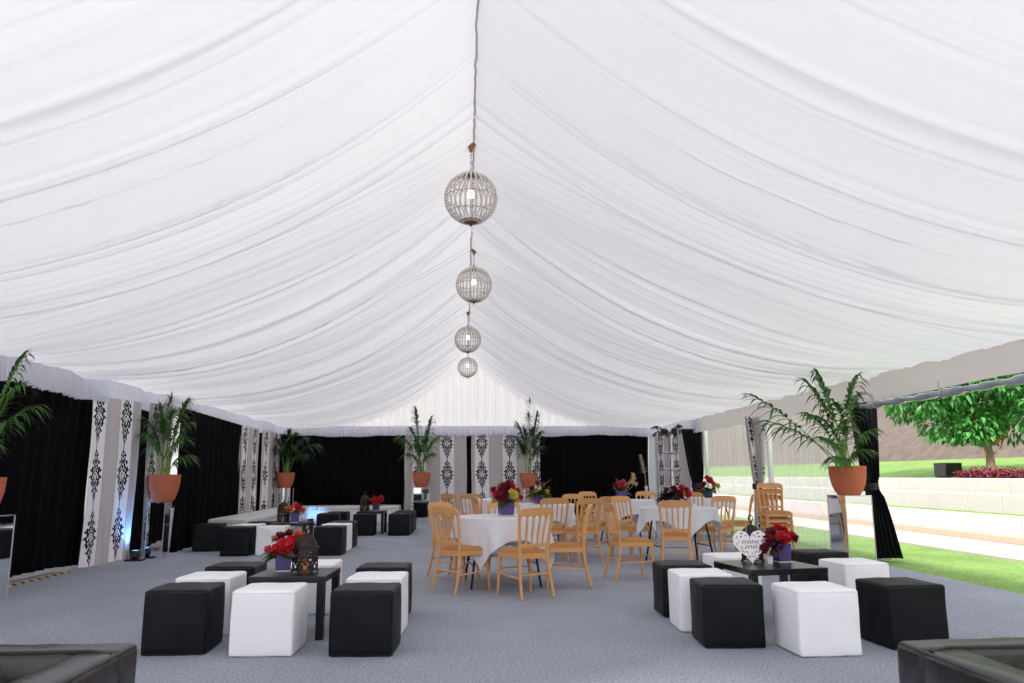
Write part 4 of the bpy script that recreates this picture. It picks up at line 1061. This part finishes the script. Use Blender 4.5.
# ------------------------------------------------------------------ outdoors on the right
def strip(name, pts, m, y0=-60, y1=320, n=60):
    mb = MB(); mb.grid(lambda a, b: (pts[0][0]+(pts[1][0]-pts[0][0])*b, y0+(y1-y0)*a, pts[0][1]+(pts[1][1]-pts[0][1])*b), n, 2); return struct(mb.build(name, m, smooth=False))
mb = MB(); mb.box((8.85, 40, -.02), (1.55, 140, .06)); struct(mb.build('path', M['path'], smooth=False))
def block_wall(x, z0, z1, nm):
    random.seed(int(x*10)); mb = MB(); y = -12
    while y < 70:
        L = 1.1; mb.box((x+.18, y+L/2, (z0+z1)/2), (.36, L-.012, z1-z0)); y += L
    y = 70; mb.box((x+.18, 90, (z0+z1)/2), (.36, 40, z1-z0))
    struct(mb.build(nm, M['stone'], smooth=False, bevel=.012))
block_wall(9.75, .13, .47, 'terrace_wall')
mb = MB(); mb.box((9.79, 45, .06), (.3, 130, .15)); struct(mb.build('terrace_kerb', M['sand'], smooth=False))
block_wall(11.0, .42, .82, 'terrace_wall'); block_wall(12.0, .76, 1.13, 'terrace_wall')
strip('terrace_lawn', ((10.05, .44), (11.05, .44)), M['grass']); strip('terrace_lawn', ((11.3, .79), (12.05, .79)), M['grass'])
strip('upper_lawn', ((12.3, 1.1), (20.5, 1.82)), M['grass'])
def bank(a, b):
    y = -60+390*a; x = 20.2+20*b; return (x+.4*math.sin(y*.3)*min(1, b*4), y, 1.6+13.2*b**.95+min(1, b*6)*(.35*math.sin(y*.21+b*7)+.2*math.sin(y*.57+b*15)))
mb = MB(); mb.grid(bank, 220, 30); struct(mb.build('mulch_bank', M['mulch']))

# tree with turning leaves
t = empty('shade_tree', (14.0, 20.0, 1.25)); tag(t, 'bushy green tree on the upper lawn, orange leaves by its trunk', 'tree')
mb = MB(); mb.tube([(0, 0, -.05), (.02, 0, .5), (-.05, .05, 1.1), (.02, 0, 1.8), (0, 0, 2.6)], [.13, .1, .085, .07, .03], 10)
for k in range(7):
    q = k*.9; mb.tube([(-.02, .02, .75+k*.18), (.5*math.cos(q), .5*math.sin(q), 1.3+k*.2), (1.3*math.cos(q), 1.3*math.sin(q), 1.9+k*.2)], [.06, .045, .015], 7)
mb.build('trunk', M['bark'], t)
rd = random.Random(21); mb = MB()
clumps = []
for k in range(64):
    q = rd.uniform(0, 2*PI); u = rd.uniform(-1, 1); rr = rd.uniform(.55, 1)
    clumps.append((2.1*rr*math.sqrt(1-u*u)*math.cos(q), 2.1*rr*math.sqrt(1-u*u)*math.sin(q), 2.55+1.6*u*rr, rd.uniform(.45, .75)))
for cx, cy, cz, cr in clumps:
    for k in range(270):
        d = Vector((rd.gauss(0, 1), rd.gauss(0, 1), rd.gauss(0, 1))).normalized(); p = Vector((cx, cy, cz))+d*cr*rd.uniform(.65, 1.05)
        if p.z < .85: continue
        dd = (d+Vector((rd.uniform(-.7, .7), rd.uniform(-.7, .7), rd.uniform(-.9, .3)))); mb.leaf(p, dd, (rd.uniform(-1, 1), rd.uniform(-1, 1), 1), rd.uniform(.12, .19), rd.uniform(.075, .115), .3, 2)
mb.build('foliage', M['tree_leaf'], t)
mb = MB()
for k in range(90):
    p = Vector((rd.gauss(0, .22), rd.gauss(0, .22), 1.0+rd.gauss(0, .14))); mb.leaf(p, (rd.uniform(-1, 1), rd.uniform(-1, 1), rd.uniform(-.6, .6)), (0, 0, 1), .15, .08, .3, 2)
mb.build('orange_leaves', M['orange_leaf'], t)
# bedding flowers along the top terrace
mb = MB(); rd = random.Random(31)
for k in range(5200):
    y = rd.uniform(13.5, 19.3); x = 12.75+rd.gauss(0, .14); z = 1.13+abs(rd.gauss(0, .09))
    mb.leaf((x, y, z), (rd.uniform(-1, 1), rd.uniform(-1, 1), rd.uniform(.1, 1)), (0, 0, 1), rd.uniform(.05, .1), .05, .2, 2)
o = mb.build('bedding_flowers', M['bedflower'], smooth=False); tag(o, 'low burgundy flower row along the top terrace wall', 'flower bed', kind='stuff')
# black loudspeaker box on the lawn
t = empty('outdoor_box', (12.75, 19.9, 1.14), .1); tag(t, 'black box standing on the upper lawn left of the tree', 'box')
mb = MB(); mb.box((0, 0, .2), (.5, .45, .36)); mb.build('cabinet', M['plastic_black'], t, bevel=.02)
mb = MB(); mb.box((0, -.23, .2), (.44, .012, .3)); mb.build('front_grille', M['steel_black'], t, bevel=.004)
mb = MB(); mb.box((0, 0, .01), (.42, .38, .02)); mb.build('plinth', M['plastic_black'], t)

# ------------------------------------------------------------------ light
w = bpy.data.worlds.new('overcast_sky'); sc.world = w; w.use_nodes = True
bg = w.node_tree.nodes['Background']; bg.inputs[0].default_value = (.93, .965, 1, 1); bg.inputs[1].default_value = 1.35
sl = bpy.data.lights.new('sun', 'SUN'); sl.energy = 4.2; sl.angle = .12; sl.color = (1, .97, .92)
so = bpy.data.objects.new('sun', sl); COL.objects.link(so); so.rotation_euler = (math.radians(50), 0, math.radians(-12))

# ------------------------------------------------------------------ camera
f, p, y, r, h = 769.93, .1716, .0612, -.0048, 1.26
fw = Vector((math.sin(y)*math.cos(p), math.cos(y)*math.cos(p), math.sin(p))); rt = Vector((math.cos(y), -math.sin(y), 0)); up = rt.cross(fw)
rt, up = rt*math.cos(r)+up*math.sin(r), up*math.cos(r)-rt*math.sin(r)
cd = bpy.data.cameras.new('camera'); cam = bpy.data.objects.new('camera', cd); COL.objects.link(cam)
cd.sensor_width = 36; cd.lens = f*36/1024; cd.clip_end = 500
cam.matrix_world = Matrix(((rt.x, up.x, -fw.x, 0), (rt.y, up.y, -fw.y, 0), (rt.z, up.z, -fw.z, h), (0, 0, 0, 1)))
sc.camera = cam

vs_ = sc.view_settings
vs_.view_transform = 'Standard'; vs_.look = 'None'; vs_.gamma = 1; vs_.use_curve_mapping = False; vs_.exposure = 0.3
try:
    sc.cycles.use_denoising = True; sc.cycles.diffuse_bounces = 6; sc.cycles.transparent_max_bounces = 12; sc.cycles.sample_clamp_indirect = 8
except Exception: pass
